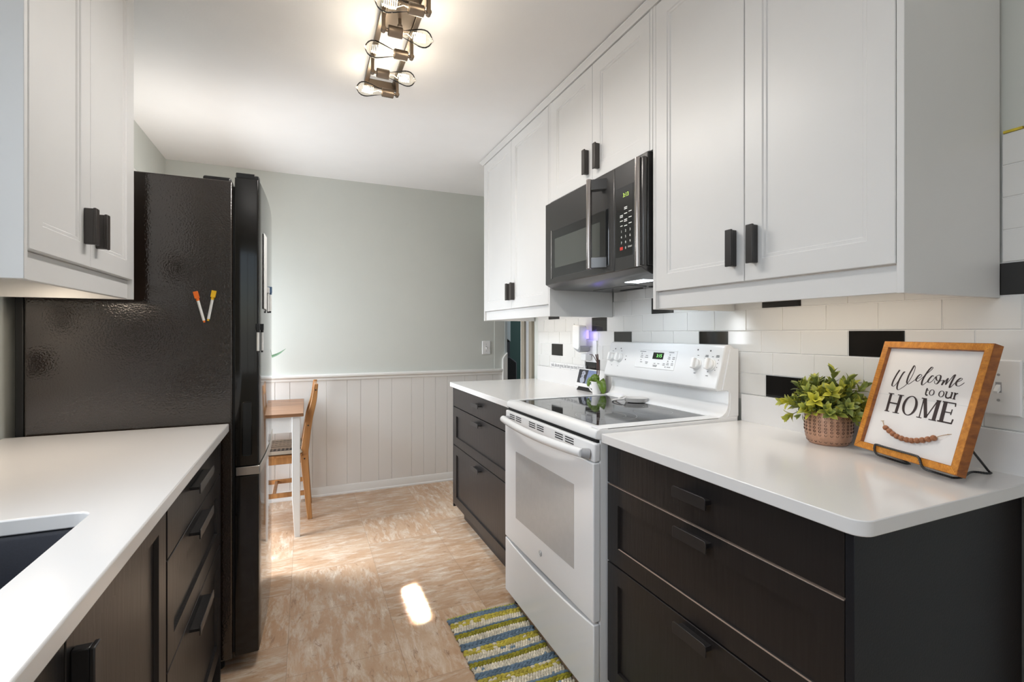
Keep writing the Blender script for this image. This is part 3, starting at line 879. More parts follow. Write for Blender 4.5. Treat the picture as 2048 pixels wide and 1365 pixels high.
marker('marker_pen', 'orange-capped white marker pen stuck to the side of the black refrigerator', (-0.361, ym, 1.397), (-0.333, ym, 1.287), M['orange'], M['whiteprint'], 'marker pens on the refrigerator')
marker('marker_pen', 'yellow-capped white marker pen stuck to the side of the black refrigerator', (-0.303, ym, 1.402), (-0.322, ym, 1.293), M['yellow'], M['whiteprint'], 'marker pens on the refrigerator')
fx = FX + 0.0075
def door_x(y):
    t = (y - FY0 - 0.006) / (FY1 - FY0 - 0.012); return FX + 0.011 * (1 - (2 * t - 1) ** 2)
marker('marker_pen', 'blue-capped marker pen on the front of the refrigerator door, beside the white notepad', (door_x(2.30) + 0.0105, 2.30, 1.446), (door_x(2.30) + 0.0105, 2.30, 1.335), M['blue'], M['whiteprint'], 'marker pens on the refrigerator', tipm=M['blackplastic'], rad=0.0062)
marker('marker_pen', 'white marker pen without coloured cap, touching the white notepad on the refrigerator door', (door_x(2.265) + 0.006, 2.265, 1.440), (door_x(2.265) + 0.006, 2.265, 1.333), M['whiteprint'], M['whiteprint'], 'marker pens on the refrigerator', tipm=M['blackplastic'])
for lab, mx0, yy in (('black-capped marker pen clinging to the very edge of the refrigerator door', -0.1625, FY0 - 0.0062), ('black-capped marker pen on the refrigerator door front, just inside the door edge', door_x(2.062) + 0.0068, 2.062)):
    marker('marker_pen', lab, (mx0, yy, 1.284), (mx0, yy, 1.176), M['blackplastic'], M['whiteprint'], 'marker pens on the refrigerator')
b = MB(); q0, q1 = door_x(2.145) + 0.0015, door_x(2.235) + 0.0015
b.hexa([(q0, 2.145, 1.345), (q0 + 0.003, 2.145, 1.345), (q1 + 0.003, 2.235, 1.345), (q1, 2.235, 1.345), (q0, 2.145, 1.645), (q0 + 0.003, 2.145, 1.645), (q1 + 0.003, 2.235, 1.645), (q1, 2.235, 1.645)])
o = obj('notepad', b, M['whiteprint'], None, 0.001); tag(o, 'tall narrow white magnetic notepad on the front of the refrigerator door', 'notepad')

# ------------------------------------------------------------------ range
RY0, RY1 = 1.338, 2.092
r = root('kitchen_range', (1.18, 1.715, 0), 'white freestanding electric range with black glass cooktop', 'range')
b = MB(); b.box(0.886, 1.50, RY0 + 0.002, RY1 - 0.002, 0.045, 0.898); obj('body', b, M['enamel'], r, 0.004)
b = MB(); b.box(0.876, 0.8865, RY0 + 0.004, RY1 - 0.004, 0.884, 0.9035); obj('cooktop_gap_shade', b, M['gap'], r)  # solid strip coloured near-black for the shade under the cooktop lip
b = MB()
b.prism([(0.868, 0.903), (0.868, 0.922), (0.874, 0.931), (0.886, 0.9345), (0.915, 0.9345), (0.921, 0.9315), (1.405, 0.9315), (1.412, 0.9345), (1.50, 0.9345), (1.50, 0.897), (0.89, 0.897)],
        lambda u, v, w: (u, w, v), RY0, RY1)
obj('cooktop_frame', b, M['enamel'], r, 0.004, 3)
b = MB(); b.prism(rounded(0.922, 1.404, RY0 + 0.052, RY1 - 0.036, (0.02,) * 4), xyz, 0.9318, 0.9334)
cg = obj('glass_cooktop', b, M['blackglass'], r)
cg['label'] = 'black ceramic glass cooktop'
for y0, y1 in ((RY0 + 0.0008, RY0 + 0.052), (RY1 - 0.036, RY1 - 0.0008)):
    b = MB(); b.prism(rounded(0.880, 1.445, y0, y1, (0.012,) * 4), xyz, 0.9335, 0.9362)
    obj('cooktop_rim', b, M['enamel'], r, 0.002)
for cx, cy, rads in ((1.06, 1.56, (0.075, 0.115)), (1.05, 1.87, (0.075,)), (1.28, 1.555, (0.075,)), (1.28, 1.87, (0.06, 0.09)), (1.30, 1.71, (0.045,))):
    b = MB()
    for q in rads:
        n = 56; vs = []
        for k in range(n):
            a = 2 * math.pi * k / n
            vs += [(cx + (q - 0.0008) * math.cos(a), cy + (q - 0.0008) * math.sin(a), 0.9336), (cx + (q + 0.0008) * math.cos(a), cy + (q + 0.0008) * math.sin(a), 0.9336)]
        b.add(vs, [(2 * k, 2 * k + 1, (2 * k + 3) % (2 * n), (2 * k + 2) % (2 * n)) for k in range(n)])
    obj('burner_ring', b, M['burnerline'], cg)
# riser and control backguard
b = MB()
b.prism([(1.404, 0.930), (1.406, 0.9355), (1.426, 0.940), (1.443, 0.951), (1.452, 0.968), (1.456, 0.99), (1.457, 1.05), (1.503, 1.05), (1.503, 0.93)], lambda u, v, w: (u, w, v), RY0 + 0.004, RY1 - 0.004)
obj('riser', b, M['enamel'], r, 0.0)
b = MB()
pan = [(1.400, 1.043), (1.402, 1.036), (1.410, 1.031), (1.50, 1.031), (1.50, 1.186), (1.478, 1.203), (1.462, 1.205), (1.451, 1.203), (1.446, 1.196)]
b.prism(pan, lambda u, v, w: (u, w, v), RY0 + 0.010, RY1 - 0.010)
bg = obj('backguard', b, M['enamel'], r, 0.005, 3)
for y0, y1 in ((RY0 + 0.002, RY0 + 0.0095), (RY1 - 0.0095, RY1 - 0.002)):
    b = MB(); b.prism([(1.425, 1.036), (1.465, 1.19), (1.505, 1.19), (1.505, 0.936), (1.452, 0.936), (1.462, 0.96), (1.466, 1.02), (1.45, 1.034)], lambda u, v, w: (u, w, v), y0, y1)
    obj('end_cap', b, M['enamel'], r, 0.001)
PU, PV = Vector((0, -1, 0)), Vector((0.2833, 0, 0.959)).normalized(); PN = PU.cross(PV)
def pp(y, s, w=0.0): return Vector((1.400, 0, 1.043)) + Vector((0, y, 0)) + PV * s + PN * w
def pfn(u, v, w): return tuple(pp(-u, v, w))
for y, s, rr in ((2.040, 0.088, 0.021), (1.978, 0.088, 0.021), (1.468, 0.086, 0.021), (1.398, 0.088, 0.022)):
    mt = Matrix((PU, PV, PN)).transposed().to_4x4()
    b = MB(); b.lathe([(rr * 1.12, 0.0), (rr * 1.12, 0.003), (rr * 1.0, 0.005), (rr * 0.96, 0.014), (rr * 0.86, 0.016)], pp(y, s), 28, mt)
    k = obj('knob', b, M['whiteplastic'], r)
    b = MB(); b.rings(pfn, -y - 0.007, -y + 0.007, s - rr * 0.98, s + rr * 0.98, [(0, 0.012), (0, 0.026), (0.0025, 0.029)])
    obj('grip', b, M['whiteplastic'], k, 0.001)
b = MB(); b.rings(pfn, -1.848, -1.588, 0.050, 0.136, [(0, 0.0), (0.0008, 0.0018), (0.003, 0.0018), (0.0042, 0.0009)], back=False)
cp = obj('control_panel', b, M['enamel'], r)
b = MB(); b.rings(pfn, -1.737, -1.668, 0.094, 0.124, [(0, 0.0), (0, 0.0016)]); dsp = obj('display', b, M['screen'], cp)
text('clock_digits', '3:15', 0.021, pp(1.695, 0.109, 0.0020), PU, PV, M['greenled'], cp)
# printed legends: short grey dashes and dots where the real ones stand
for y, s, w in ((1.81, 0.126, 0.04), (1.812, 0.107, 0.014), (1.778, 0.107, 0.014), (1.812, 0.099, 0.016), (1.778, 0.099, 0.02), (1.808, 0.076, 0.014), (1.770, 0.077, 0.018), (1.770, 0.071, 0.012),
                (1.715, 0.074, 0.01), (1.690, 0.074, 0.012), (1.710, 0.066, 0.026), (1.710, 0.061, 0.022), (1.655, 0.076, 0.012), (1.655, 0.070, 0.014),
                (1.622, 0.128, 0.03), (1.630, 0.106, 0.012), (1.603, 0.106, 0.012), (1.630, 0.099, 0.014), (1.603, 0.099, 0.014), (1.632, 0.079, 0.012), (1.605, 0.079, 0.012), (1.632, 0.073, 0.014), (1.605, 0.073, 0.012), (1.622, 0.062, 0.02)):
    b = MB(); fbox(b, pfn, -y - w / 2, -y + w / 2, s - 0.0012, s + 0.0012, 0.0009, 0.0023); obj('button_lettering', b, M['greyprint'], cp)
for y, s in ((1.815, 0.116), (1.812, 0.086), (1.628, 0.116), (1.634, 0.088), (1.606, 0.088), (1.643, 0.062)):
    b = MB(); fbox(b, pfn, -y - 0.002, -y + 0.002, s - 0.002, s + 0.002, 0.0009, 0.0024); obj('button_mark', b, M['greyprint'], cp)
for y, s in ((2.03, 0.132), (1.985, 0.135), (1.478, 0.145), (1.412, 0.143), (1.93, 0.081)):
    b = MB(); b.lathe([(0.0032, 0.0002), (0.0032, 0.0008)], pp(y, s), 10, Matrix((PU, PV, PN)).transposed().to_4x4()); obj('dial_mark', b, M['darkprint'], bg)
for y, s, w in ((2.045, 0.120, 0.008), (1.975, 0.122, 0.008), (1.93, 0.098, 0.008), (1.470, 0.122, 0.008), (1.425, 0.124, 0.014), (1.425, 0.119, 0.016), (1.395, 0.120, 0.008), (1.372, 0.125, 0.014), (1.372, 0.120, 0.016),
                (1.365, 0.108, 0.004), (1.366, 0.095, 0.004), (1.366, 0.080, 0.004), (1.372, 0.068, 0.004), (1.405, 0.060, 0.006), (1.470, 0.050, 0.010), (1.405, 0.044, 0.012), (2.03, 0.048, 0.006), (1.98, 0.046, 0.006), (1.432, 0.112, 0.004)):
    b = MB(); fbox(b, pfn, -y - w / 2, -y + w / 2, s - 0.0011, s + 0.0011, 0.0003, 0.0008); obj('dial_lettering', b, M['darkprint'], bg)
# vent strip, oven door, storage drawer
fo = face_negx(0.860)
b = MB()
fbox(b, fo, -RY1, -RY0 - 0.0, 0.826, 0.889, -0.03, -0.003)
vt = obj('vent_strip', b, M['enamel'], r, 0.006, 3)
b = MB()
for y0, y1 in ((2.042, 1.985), (1.972, 1.915), (1.835, 1.775), (1.760, 1.700), (1.605, 1.545), (1.528, 1.468)):
    for k in range(3):
        z = 0.876 - k * 0.0085
        b = MB(); fbox(b, fo, -y0, -y1, z - 0.0019, z + 0.0019, -0.0035, -0.0024); obj('vent_slot', b, M['gap'], vt)
b = MB(); fbox(b, fo, -RY1, -RY0, 0.303, 0.824, -0.028, 0.0)
od = obj('oven_door', b, M['enamel'], r, 0.004, 3)
b = MB(); b.rings(fo, -1.966, -1.460, 0.426, 0.722, [(0, 0.0), (0.0004, 0.0008)], back=False)
obj('oven_window', b, M['ovenglass'], od)
b = MB(); mt = Matrix((Vector((0, -1, 0)), Vector((0, 0, 1)), Vector((-1, 0, 0)))).transposed().to_4x4()
b.lathe([(0.0115, 0.0), (0.0115, 0.0016), (0.0095, 0.0020)], (0.860, 1.721, 0.372), 28, mt)
bdg = obj('badge', b, M['greyplastic'], od)
b = MB()
ring = [(0.8577, 1.721 + 0.0085 * math.cos(2 * math.pi * k / 32), 0.372 + 0.0085 * math.sin(2 * math.pi * k / 32)) for k in range(32)]
b.tube(ring, 0.0005, 5, closed=True)
def curl(pts): b.tube(catmull([(0.8577, 1.721 - u, 0.372 + v) for u, v in pts], 6), 0.0006, 5)
curl([(-0.0005, 0.0035), (-0.003, 0.004), (-0.005, 0.001), (-0.004, -0.003), (-0.0015, -0.003), (-0.001, 0.0), (-0.003, 0.0)])
curl([(0.0045, 0.0035), (0.0025, 0.0045), (0.001, 0.0025), (0.003, 0.0008), (0.001, -0.001), (0.002, -0.0035), (0.005, -0.0025)])
obj('monogram', b, M['whiteprint'], od)
# bowed towel-bar handle
b = MB()
pts = []; rad = []
for k in range(25):
    t = k / 24; y = 2.062 - (2.062 - 1.372) * t
    pts.append((0.838 - 0.022 * (1 - (2 * t - 1) ** 2), y, 0.853 - 0.004 * (1 - (2 * t - 1) ** 2)))
b.tube(pts, 0.0155, 16)
hh = obj('handle', b, M['enamel'], od, 0.003, 2)
for y in (2.045, 1.376):
    b = MB(); b.tube([(0.838, y, 0.853), (0.850, y - 0.006 if y < 1.7 else y + 0.006, 0.851), (0.861, y - 0.010 if y < 1.7 else y + 0.010, 0.849)], [0.0152, 0.017, 0.0185], 14)
    obj('handle_post', b, M['greyplastic'], od)
b = MB()
yn = [RY1 + (RY0 - RY1) * k / 20 for k in range(21)]
def ztop(y):
    t = (y - RY0) / (RY1 - RY0); return 0.296 - 0.020 * max(0, 1 - (2.0 * abs(t - 0.5)) ** 2) * (1.0 if 0.05 < t < 0.95 else 0.3)
pl = [(-y, ztop(y)) for y in yn] + [(-RY0, 0.050), (-RY1, 0.050)]
b.prism(pl, fo, -0.025, -0.001)
obj('storage_drawer', b, M['enamel'], r, 0.004, 3)
b = MB(); fbox(b, fo, -RY1 + 0.01, -RY0 - 0.01, 0.27, 0.305, -0.05, -0.022); obj('drawer_gap_shade', b, M['greyplastic'], r)  # grey strip paints the shade in the recess over the drawer
for fx_, fy_ in ((0.905, RY0 + 0.05), (0.905, RY1 - 0.05), (1.45, RY0 + 0.05), (1.45, RY1 - 0.05)):
    b = MB(); b.cyl((fx_, fy_, 0), (fx_, fy_, 0.047), 0.016); obj('foot', b, M['blackplastic'], r)

# spoon rest on the glass
r = root('spoon_rest', (1.38, 1.80, 0.9334), 'white ceramic spoon rest lying on the black glass cooktop', 'spoon rest')
b = MB()
nU, nV = 28, 6
def spoon(t, a):
    return 0
cx, cy = 1.385, 1.80
levels = [(0.60, 0.0008, 0), (0.86, 0.002, 0), (1.0, 0.020, 0), (0.94, 0.021, 0), (0.80, 0.006, 0), (0.5, 0.0045, 0)]
vs = []
for sc_, z, _ in levels:
    for k in range(nU):
        a = 2 * math.pi * k / nU
        ex, ey = 0.055 * sc_, 0.040 * sc_
        # long axis runs along the viewer's left-right
        u = ex * math.cos(a); v = ey * math.sin(a)
        dx, dy = 0.80, -0.60
        lift = z
        vs.append((cx + u * dx + v * 0.60, cy + u * dy + v * 0.80, 0.9340 + lift))
fs = []
for i in range(len(levels) - 1):
    for k in range(nU): fs.append((i * nU + k, i * nU + (k + 1) % nU, (i + 1) * nU + (k + 1) % nU, (i + 1) * nU + k))
fs.append(tuple(range(nU - 1, -1, -1))); fs.append(tuple((len(levels) - 1) * nU + k for k in range(nU)))
b.add(vs, fs); obj('bowl', b, M['spoonrest'], r)
b = MB()
ring = []
for k in range(20):
    a = 2 * math.pi * k / 20
    u = -0.074 + 0.030 * math.cos(a); v = 0.017 * math.sin(a)
    ring.append((cx + u * 0.80 + v * 0.60, cy - u * 0.60 + v * 0.80, 0.9340 + 0.012 + 0.010 * math.cos(a) + 0.004 * math.sin(a * 2)))
b.tube(ring, 0.0042, 8, closed=True); obj('loop_handle', b, M['spoonrest'], r)

# ------------------------------------------------------------------ microwave
MX, MY0, MY1, MZ0, MZ1 = 1.10, 1.398, 2.146, 1.487, 1.885
r = root('microwave_oven', (1.31, 1.77, MZ0), 'black stainless over-the-range microwave mounted under the short white cabinet', 'microwave')
b = MB(); b.box(1.128, 1.519, MY0, MY1, MZ0 + 0.006, 1.903); obj('body', b, M['slate'], r, 0.003)
fm = face_negx(MX)
b = MB(); fbox(b, fm, -MY1, -1.563, MZ0, MZ1, -0.026, 0.0); md = obj('door', b, M['slate'], r, 0.003)
b = MB(); b.rings(fm, -2.078, -1.600, 1.515, 1.742, [(0, 0), (0.0015, 0.0014)], back=False); w = obj('door_glass', b, M['slatedark'], md)
b = MB(); b.rings(fm, -2.045, -1.660, 1.560, 1.700, [(0, 0.0012), (0.0003, 0.0020)], back=False); obj('mesh_window', b, M['slatewin'], md)
b = MB(); b.cyl((1.098, 2.079, 1.512), (1.098, 2.079, 1.745), 0.0022, n=8); obj('glass_edge', b, M['chrome'], md)
b = MB(); b.tube([(1.052, 1.668, 1.507), (1.052, 1.668, 1.868)], 0.0115, 18); hd = obj('handle', b, M['steelbright'], md, 0.002)
for z0, z1 in ((1.509, 1.553), (1.822, 1.866)):
    b = MB(); b.prism([(1.052, -0.008), (1.056, 0.010), (1.080, 0.006), (1.101, -0.02), (1.101, -0.055), (1.072, -0.03)], lambda u, v, w: (u, 1.668 + v, w), z0, z1)
    obj('handle_post', b, M['slate'], md, 0.002)
b = MB(); fbox(b, fm, -1.561, -1.436, MZ0, MZ1, -0.026, 0.0); ctl = obj('control_side', b, M['slate'], r, 0.002)
b = MB(); fbox(b, fm, -1.434, -MY0, MZ0, MZ1, -0.03, -0.008); obj('side_trim', b, M['slate'], r, 0.008, 3)
b = MB(); b.tube([(1.1035, 1.424, MZ0 + 0.002), (1.1035, 1.424, MZ1 - 0.002)], 0.0115, 16); obj('corner_strip', b, M['steelbright'], r)
b = MB(); b.rings(fm, -1.553, -1.444, 1.535, 1.800, [(0, 0), (0.001, 0.0012)], back=False); pnl = obj('control_panel', b, M['slatedark'], r)
mu, mv = Vector((0, -1, 0)), Vector((0, 0, 1))
text('clock_digits', '3:13', 0.021, (1.0984, 1.488, 1.766), mu, mv, M['yellowled'], pnl)
keys = MB()
def mtext(s, y, z, size=0.010, m=None): text('key_lettering', s, size, (1.0984, y, z), mu, mv, m or M['whiteprint'], pnl)
ky = (1.515, 1.489, 1.462)
for ci, rowz in ((0, (1.693, 1.672)), (1, (1.720, 1.697, 1.674, 1.651)), (2, (1.700, 1.678, 1.656))):
    for z in rowz:
        for q in (0.0, -0.006) if (ci + int(z * 1000)) % 2 else (0.0,):
            fbox(keys, fm, -ky[ci] - 0.009, -ky[ci] + 0.009, z + q - 0.0016, z + q + 0.0016, 0.0012, 0.0015)
fbox(keys, fm, -1.515 - 0.007, -1.515 + 0.007, 1.652, 1.655, 0.0012, 0.0015)
obj('menu_lettering', keys, M['whiteprint'], pnl)
for i, s in enumerate('123456789'):
    mtext(s, ky[i % 3], 1.632 - 0.0215 * (i // 3), 0.013)
mtext('0', ky[1], 1.5675, 0.013); mtext('START', ky[2], 1.569, 0.0085)
keys = MB(); fbox(keys, fm, -1.524, -1.506, 1.562, 1.574, 0.0012, 0.0015); obj('stop_lettering', keys, M['redprint'], pnl)
b = MB()
b.prism([(1.101, 1.4865), (1.128, 1.472), (1.150, 1.463), (1.519, 1.463), (1.519, 1.492), (1.101, 1.492)], lambda u, v, w: (u, w, v), MY0 + 0.003, MY1 - 0.003)
und = obj('underside', b, M['slate'], r, 0.002)
b = MB(); b.box(1.235, 1.305, 1.56, 1.68, 1.4605, 1.4635); obj('lamp_lens', b, M['lens'], r, 0.001)
for y0, y1 in ((1.46, 1.60), (1.64, 1.80), (1.86, 2.02)):
    b = MB(); b.box(1.455, 1.475, y0, y1, 1.4600, 1.4635); obj('vent_slot', b, M['gap'], r, 0.003)
for y0, y1 in ((1.45, 1.74), (1.78, 2.07)):
    b = MB(); b.box(1.33, 1.43, y0, y1, 1.4608, 1.4634); obj('grease_filter', b, M['slate'], r, 0.001)

# ------------------------------------------------------------------ ceiling light
r = root('ceiling_light', (0.32, 1.84, CEIL), 'bronze ladder-frame ceiling light with bare vintage bulbs', 'ceiling light')
b = MB()
for x in (0.258, 0.382):
    b.box(x - 0.010, x + 0.010, 1.38, 2.30, 2.402, 2.418)
for y in (1.38, 2.30): b.box(0.248, 0.392, y - 0.010, y + 0.010, 2.385, 2.418)
obj('frame', b, M['bronze'], r, 0.002)
b = MB(); b.box(0.262, 0.378, 1.70, 1.90, 2.418, CEIL); b.box(0.268, 0.372, 1.71, 1.89, 2.408, 2.419)
obj('canopy', b, M['bronze'], r, 0.003)
b = MB(); b.cyl((0.32, 1.80, 2.409), (0.32, 1.80, 2.385), 0.006, n=12); b.lathe([(0.009, 2.378), (0.010, 2.384), (0.006, 2.388)], (0.32, 1.80, 0), 14)
obj('finial', b, M['bronze'], r)
bulb_prof = [(0.0125, 0.0), (0.0130, 0.010), (0.0165, 0.028), (0.0225, 0.050), (0.0265, 0.068), (0.0275, 0.080), (0.0255, 0.092), (0.0195, 0.103), (0.011, 0.110), (0.0045, 0.1135), (0.003, 0.117), (0.0008, 0.118)]
for i, y in enumerate((1.465, 1.616, 1.765, 1.902, 2.070, 2.229)):
    right = (i % 2 == 1)          # socket hangs from the right rail, bulb points left
    sx = -1 if right else 1
    xr = 0.384 if right else 0.256
    zb = 2.335
    b = MB()
    b.box(xr - 0.006, xr + 0.006, y - 0.009, y + 0.009, zb - 0.006, 2.404)
    b.cyl((xr, y - 0.011, zb), (xr, y + 0.011, zb), 0.009, n=14)
    b.cyl((xr, y, zb), (xr + sx * 0.020, y, zb), 0.006, n=12)
    arm = obj('arm', b, M['bronze'], r, 0.0015)
    b = MB(); mt = Matrix.Rotation(R(90 if sx > 0 else -90), 4, 'Y')
    b.lathe([(0.016, 0.016), (0.0185, 0.018), (0.0185, 0.066), (0.0165, 0.068), (0.0140, 0.066)], (xr, y, zb), 24, mt)
    for k in range(3): b.lathe([(0.0187, 0.034 + k * 0.004), (0.0187, 0.0348 + k * 0.004)], (xr, y, zb), 24, mt) if i == 2 else None
    obj('socket', b, M['bronze'], arm)
    bx = xr + sx * 0.064
    b = MB(); b.lathe([(q * (1.0 if h < 0.02 else 1.13), h) for q, h in bulb_prof], (bx, y, zb), 24, mt)
    bl = obj('bulb', b, M['bulbglass'], r, smooth=60)
    b = MB(); pts = []
    for k in range(90):
        t = k / 89; a = t * 2 * math.pi * 7
        rr = 0.0125 + 0.003 * math.sin(math.pi * t)
        pts.append((bx + sx * (0.040 + 0.048 * t), y + rr * math.cos(a), zb + rr * math.sin(a)))
    b.tube(pts, 0.0011, 5)
    b.tube([(bx + sx * 0.004, y, zb), (bx + sx * 0.020, y, zb + 0.004), (bx + sx * 0.040, y + 0.0125, zb)], 0.0008, 5)
    obj('filament', b, M['filament'], bl)
    pl = bpy.data.lights.new('bulb_glow', 'POINT'); pl.energy = 0.95; pl.color = (1.0, 0.88, 0.72); pl.shadow_soft_size = 0.022
    po = bpy.data.objects.new('bulb_glow', pl); po.location = (bx + sx * 0.062, y, zb); col.objects.link(po)

# ------------------------------------------------------------------ dining table and chair
r = root('dining_table', (-0.40, 3.58, 0), 'small white table with reddish wood top against the far wall beyond the refrigerator', 'table')
b = MB(); b.box(-0.80, -0.010, 3.215, 3.93, 0.738, 0.758); obj('tabletop', b, M['pinetop'], r, 0.003)
b = MB()
b.box(-0.76, -0.06, 3.236, 3.254, 0.64, 0.738); b.box(-0.76, -0.06, 3.885, 3.903, 0.64, 0.738)
b.box(-0.776, -0.758, 3.25, 3.89, 0.64, 0.738); b.box(-0.052, -0.034, 3.25, 3.89, 0.64, 0.738)
obj('apron', b, M['whitewood'], r, 0.002)
for lx, sx_ in ((-0.053, 1), (-0.757, -1)):
    for ly, sy_ in ((3.250, -1), (3.889, 1)):
        b = MB(); h = 0.0225
        x0, x1, y0, y1 = lx - h, lx + h, ly - h, ly + h
        q = 0.014
        xa0, xa1 = (x0 + q, x1) if sx_ > 0 else (x0, x1 - q)
        ya0, ya1 = (y0, y1 - q) if sy_ < 0 else (y0 + q, y1)
        mid = [(x0, y0, 0.24), (x1, y0, 0.24), (x1, y1, 0.24), (x0, y1, 0.24)]
        b.hexa([(xa0, ya0, 0), (xa1, ya0, 0), (xa1, ya1, 0), (xa0, ya1, 0)] + mid)
        b.hexa(mid + [(x, y, 0.738) for x, y, z in mid])
        obj('leg', b, M['whitewood'], r, 0.002)

r = root('dining_chair', (-0.17, 3.68, 0), 'honey pine dining chair pushed under the end of the white table', 'chair')
YA, YB = 3.515, 3.845
def back_leg(y):
    b = MB()
    prof = [(0.028, 0.0), (0.008, 0.22), (-0.006, 0.42), (0.0, 0.50), (0.022, 0.66), (0.052, 0.79), (0.066, 0.905)]
    wd = [0.030, 0.040, 0.050, 0.048, 0.042, 0.034, 0.026]
    p = catmull([(x, 0, z) for x, z in prof], 5); ww = []
    for i in range(len(p)):
        t = i / 5; k = min(int(t), len(wd) - 2); ww.append(wd[k] + (wd[k + 1] - wd[k]) * (t - k))
    poly = [(q.x - w * 0.5, q.z) for q, w in zip(p, ww)] + [(q.x + w * 0.5, q.z) for q, w in reversed(list(zip(p, ww)))]
    b.prism(poly, lambda u, v, w: (u, y + w, v), -0.013, 0.013)
    return b
for y in (YA, YB): obj('leg', back_leg(y), M['pine'], r, 0.003)
for y in (YA, YB):
    b = MB(); b.hexa([(-0.392, y - 0.014, 0), (-0.362, y - 0.014, 0), (-0.362, y + 0.014, 0), (-0.392, y + 0.014, 0),
                      (-0.397, y - 0.018, 0.435), (-0.357, y - 0.018, 0.435), (-0.357, y + 0.018, 0.435), (-0.397, y + 0.018, 0.435)])
    obj('leg', b, M['pine'], r, 0.002)
b = MB()
b.box(-0.385, 0.0, YA - 0.012, YA + 0.008, 0.385, 0.432); b.box(-0.385, 0.0, YB - 0.008, YB + 0.012, 0.385, 0.432)
b.box(-0.385, -0.365, YA, YB, 0.385, 0.432); b.box(-0.02, 0.0, YA, YB, 0.385, 0.432)
obj('seat_rail', b, M['pine'], r, 0.002)
b = MB(); b.box(-0.405, -0.02, YA - 0.03, YB + 0.03, 0.432, 0.446); obj('seat', b, M['pine'], r, 0.004)
b = MB()
b.box(-0.37, 0.0, YA - 0.008, YA + 0.008, 0.165, 0.195); b.box(-0.37, 0.0, YB - 0.008, YB + 0.008, 0.165, 0.195); b.box(-0.20, -0.18, YA, YB, 0.170, 0.190)
obj('stretcher', b, M['pine'], r, 0.002)
for z0, z1, dx in ((0.835, 0.895, 0.060), (0.70, 0.735, 0.033), (0.60, 0.63, 0.013)):
    b = MB(); b.prism([(dx - 0.008, z0), (dx + 0.010, z0), (dx + 0.016, z1), (dx - 0.002, z1)], lambda u, v, w: (u, w, v), YA, YB)
    obj('back_slat', b, M['pine'], r, 0.003)
b = MB()
for z, x in ((0.865, 0.063), (0.41, -0.006), (0.63, 0.016)):
    b.cyl((x, YA - 0.0145, z), (x, YA - 0.0125, z), 0.005, n=10)
obj('bolt_holes', b, M['gap'], r)

# striped seat cushion
verts = []; faces = []; dye = []
nx, ny = 46, 60
x0, x1, y0, y1 = -0.392, -0.018, YA - 0.022, YB + 0.022
def stripe(t, s):
    # bands run along the seat's length; two wide dotted bands towards the viewer and fine lines behind
    for a, w_, kind in ((0.05, 0.05, 2), (0.13, 0.05, 2), (0.25, 0.02, 1), (0.31, 0.02, 2), (0.38, 0.02, 1), (0.46, 0.03, 2), (0.55, 0.02, 1), (0.62, 0.03, 2), (0.70, 0.02, 1), (0.78, 0.04, 2), (0.87, 0.02, 1), (0.94, 0.03, 2)):
        if abs(t - a) < w_ * 0.62:
            if kind == 2 and int(s * 46) % 3 == 0 and abs(t - a) < w_ * 0.3: return (0.62, 0.56, 0.48, 1)
            return (0.022, 0.024, 0.032, 1)
    return (0.55, 0.48, 0.38, 1)
for layer in (0, 1):
    for j in range(ny + 1):
        for i in range(nx + 1):
            s, t = i / nx, j / ny
            e = min(min(s, 1 - s) / 0.06, min(t, 1 - t) / 0.07, 1.0)
            puff = math.sqrt(max(0, 1 - (1 - e) ** 2))
            z = 0.4465 + (0.012 + 0.022 * puff if layer else 0.012 - 0.0115 * puff)
            verts.append((x0 + (x1 - x0) * s, y0 + (y1 - y0) * t, z)); dye.append(stripe(t, s))
N1 = (nx + 1) * (ny + 1)
for layer in (0, 1):
    for j in range(ny):
        for i in range(nx):
            a = layer * N1 + j * (nx + 1) + i
            f = (a, a + 1, a + nx + 2, a + nx + 1); faces.append(f if layer else f[::-1])
def edge_ids(): 
    e = [i for i in range(nx + 1)] + [j * (nx + 1) + nx for j in range(1, ny + 1)] + [ny * (nx + 1) + i for i in range(nx - 1, -1, -1)] + [j * (nx + 1) for j in range(ny - 1, 0, -1)]
    return e
e = edge_ids()
for k in range(len(e)):
    a, c = e[k], e[(k + 1) % len(e)]; faces.append((a, c, c + N1, a + N1))
def dyed(name, verts, faces, dye, m, parent=None, smooth=True, attr='dye'):
    off = wloc(parent) if parent is not None else Vector((0, 0, 0))
    me = bpy.data.meshes.new(name); me.from_pydata([tuple(Vector(v) - off) for v in verts], [], faces)
    if attr == 'dye':
        at = me.attributes.new('dye', 'FLOAT_COLOR', 'POINT'); at.data.foreach_set('color', [c for d in dye for c in d])
    else:
        at = me.attributes.new(attr, 'FLOAT', 'POINT'); at.data.foreach_set('value', dye)
    if smooth: me.polygons.foreach_set('use_smooth', [True] * len(me.polygons))
    me.materials.append(m); me.update()
    o = bpy.data.objects.new(name, me); col.objects.link(o)
    if parent is not None: o.parent = parent
    return o
o = dyed('seat_cushion', verts, faces, dye, M['cushion'])
tag(o, 'black and cream striped cushion on the pine dining chair', 'cushion')

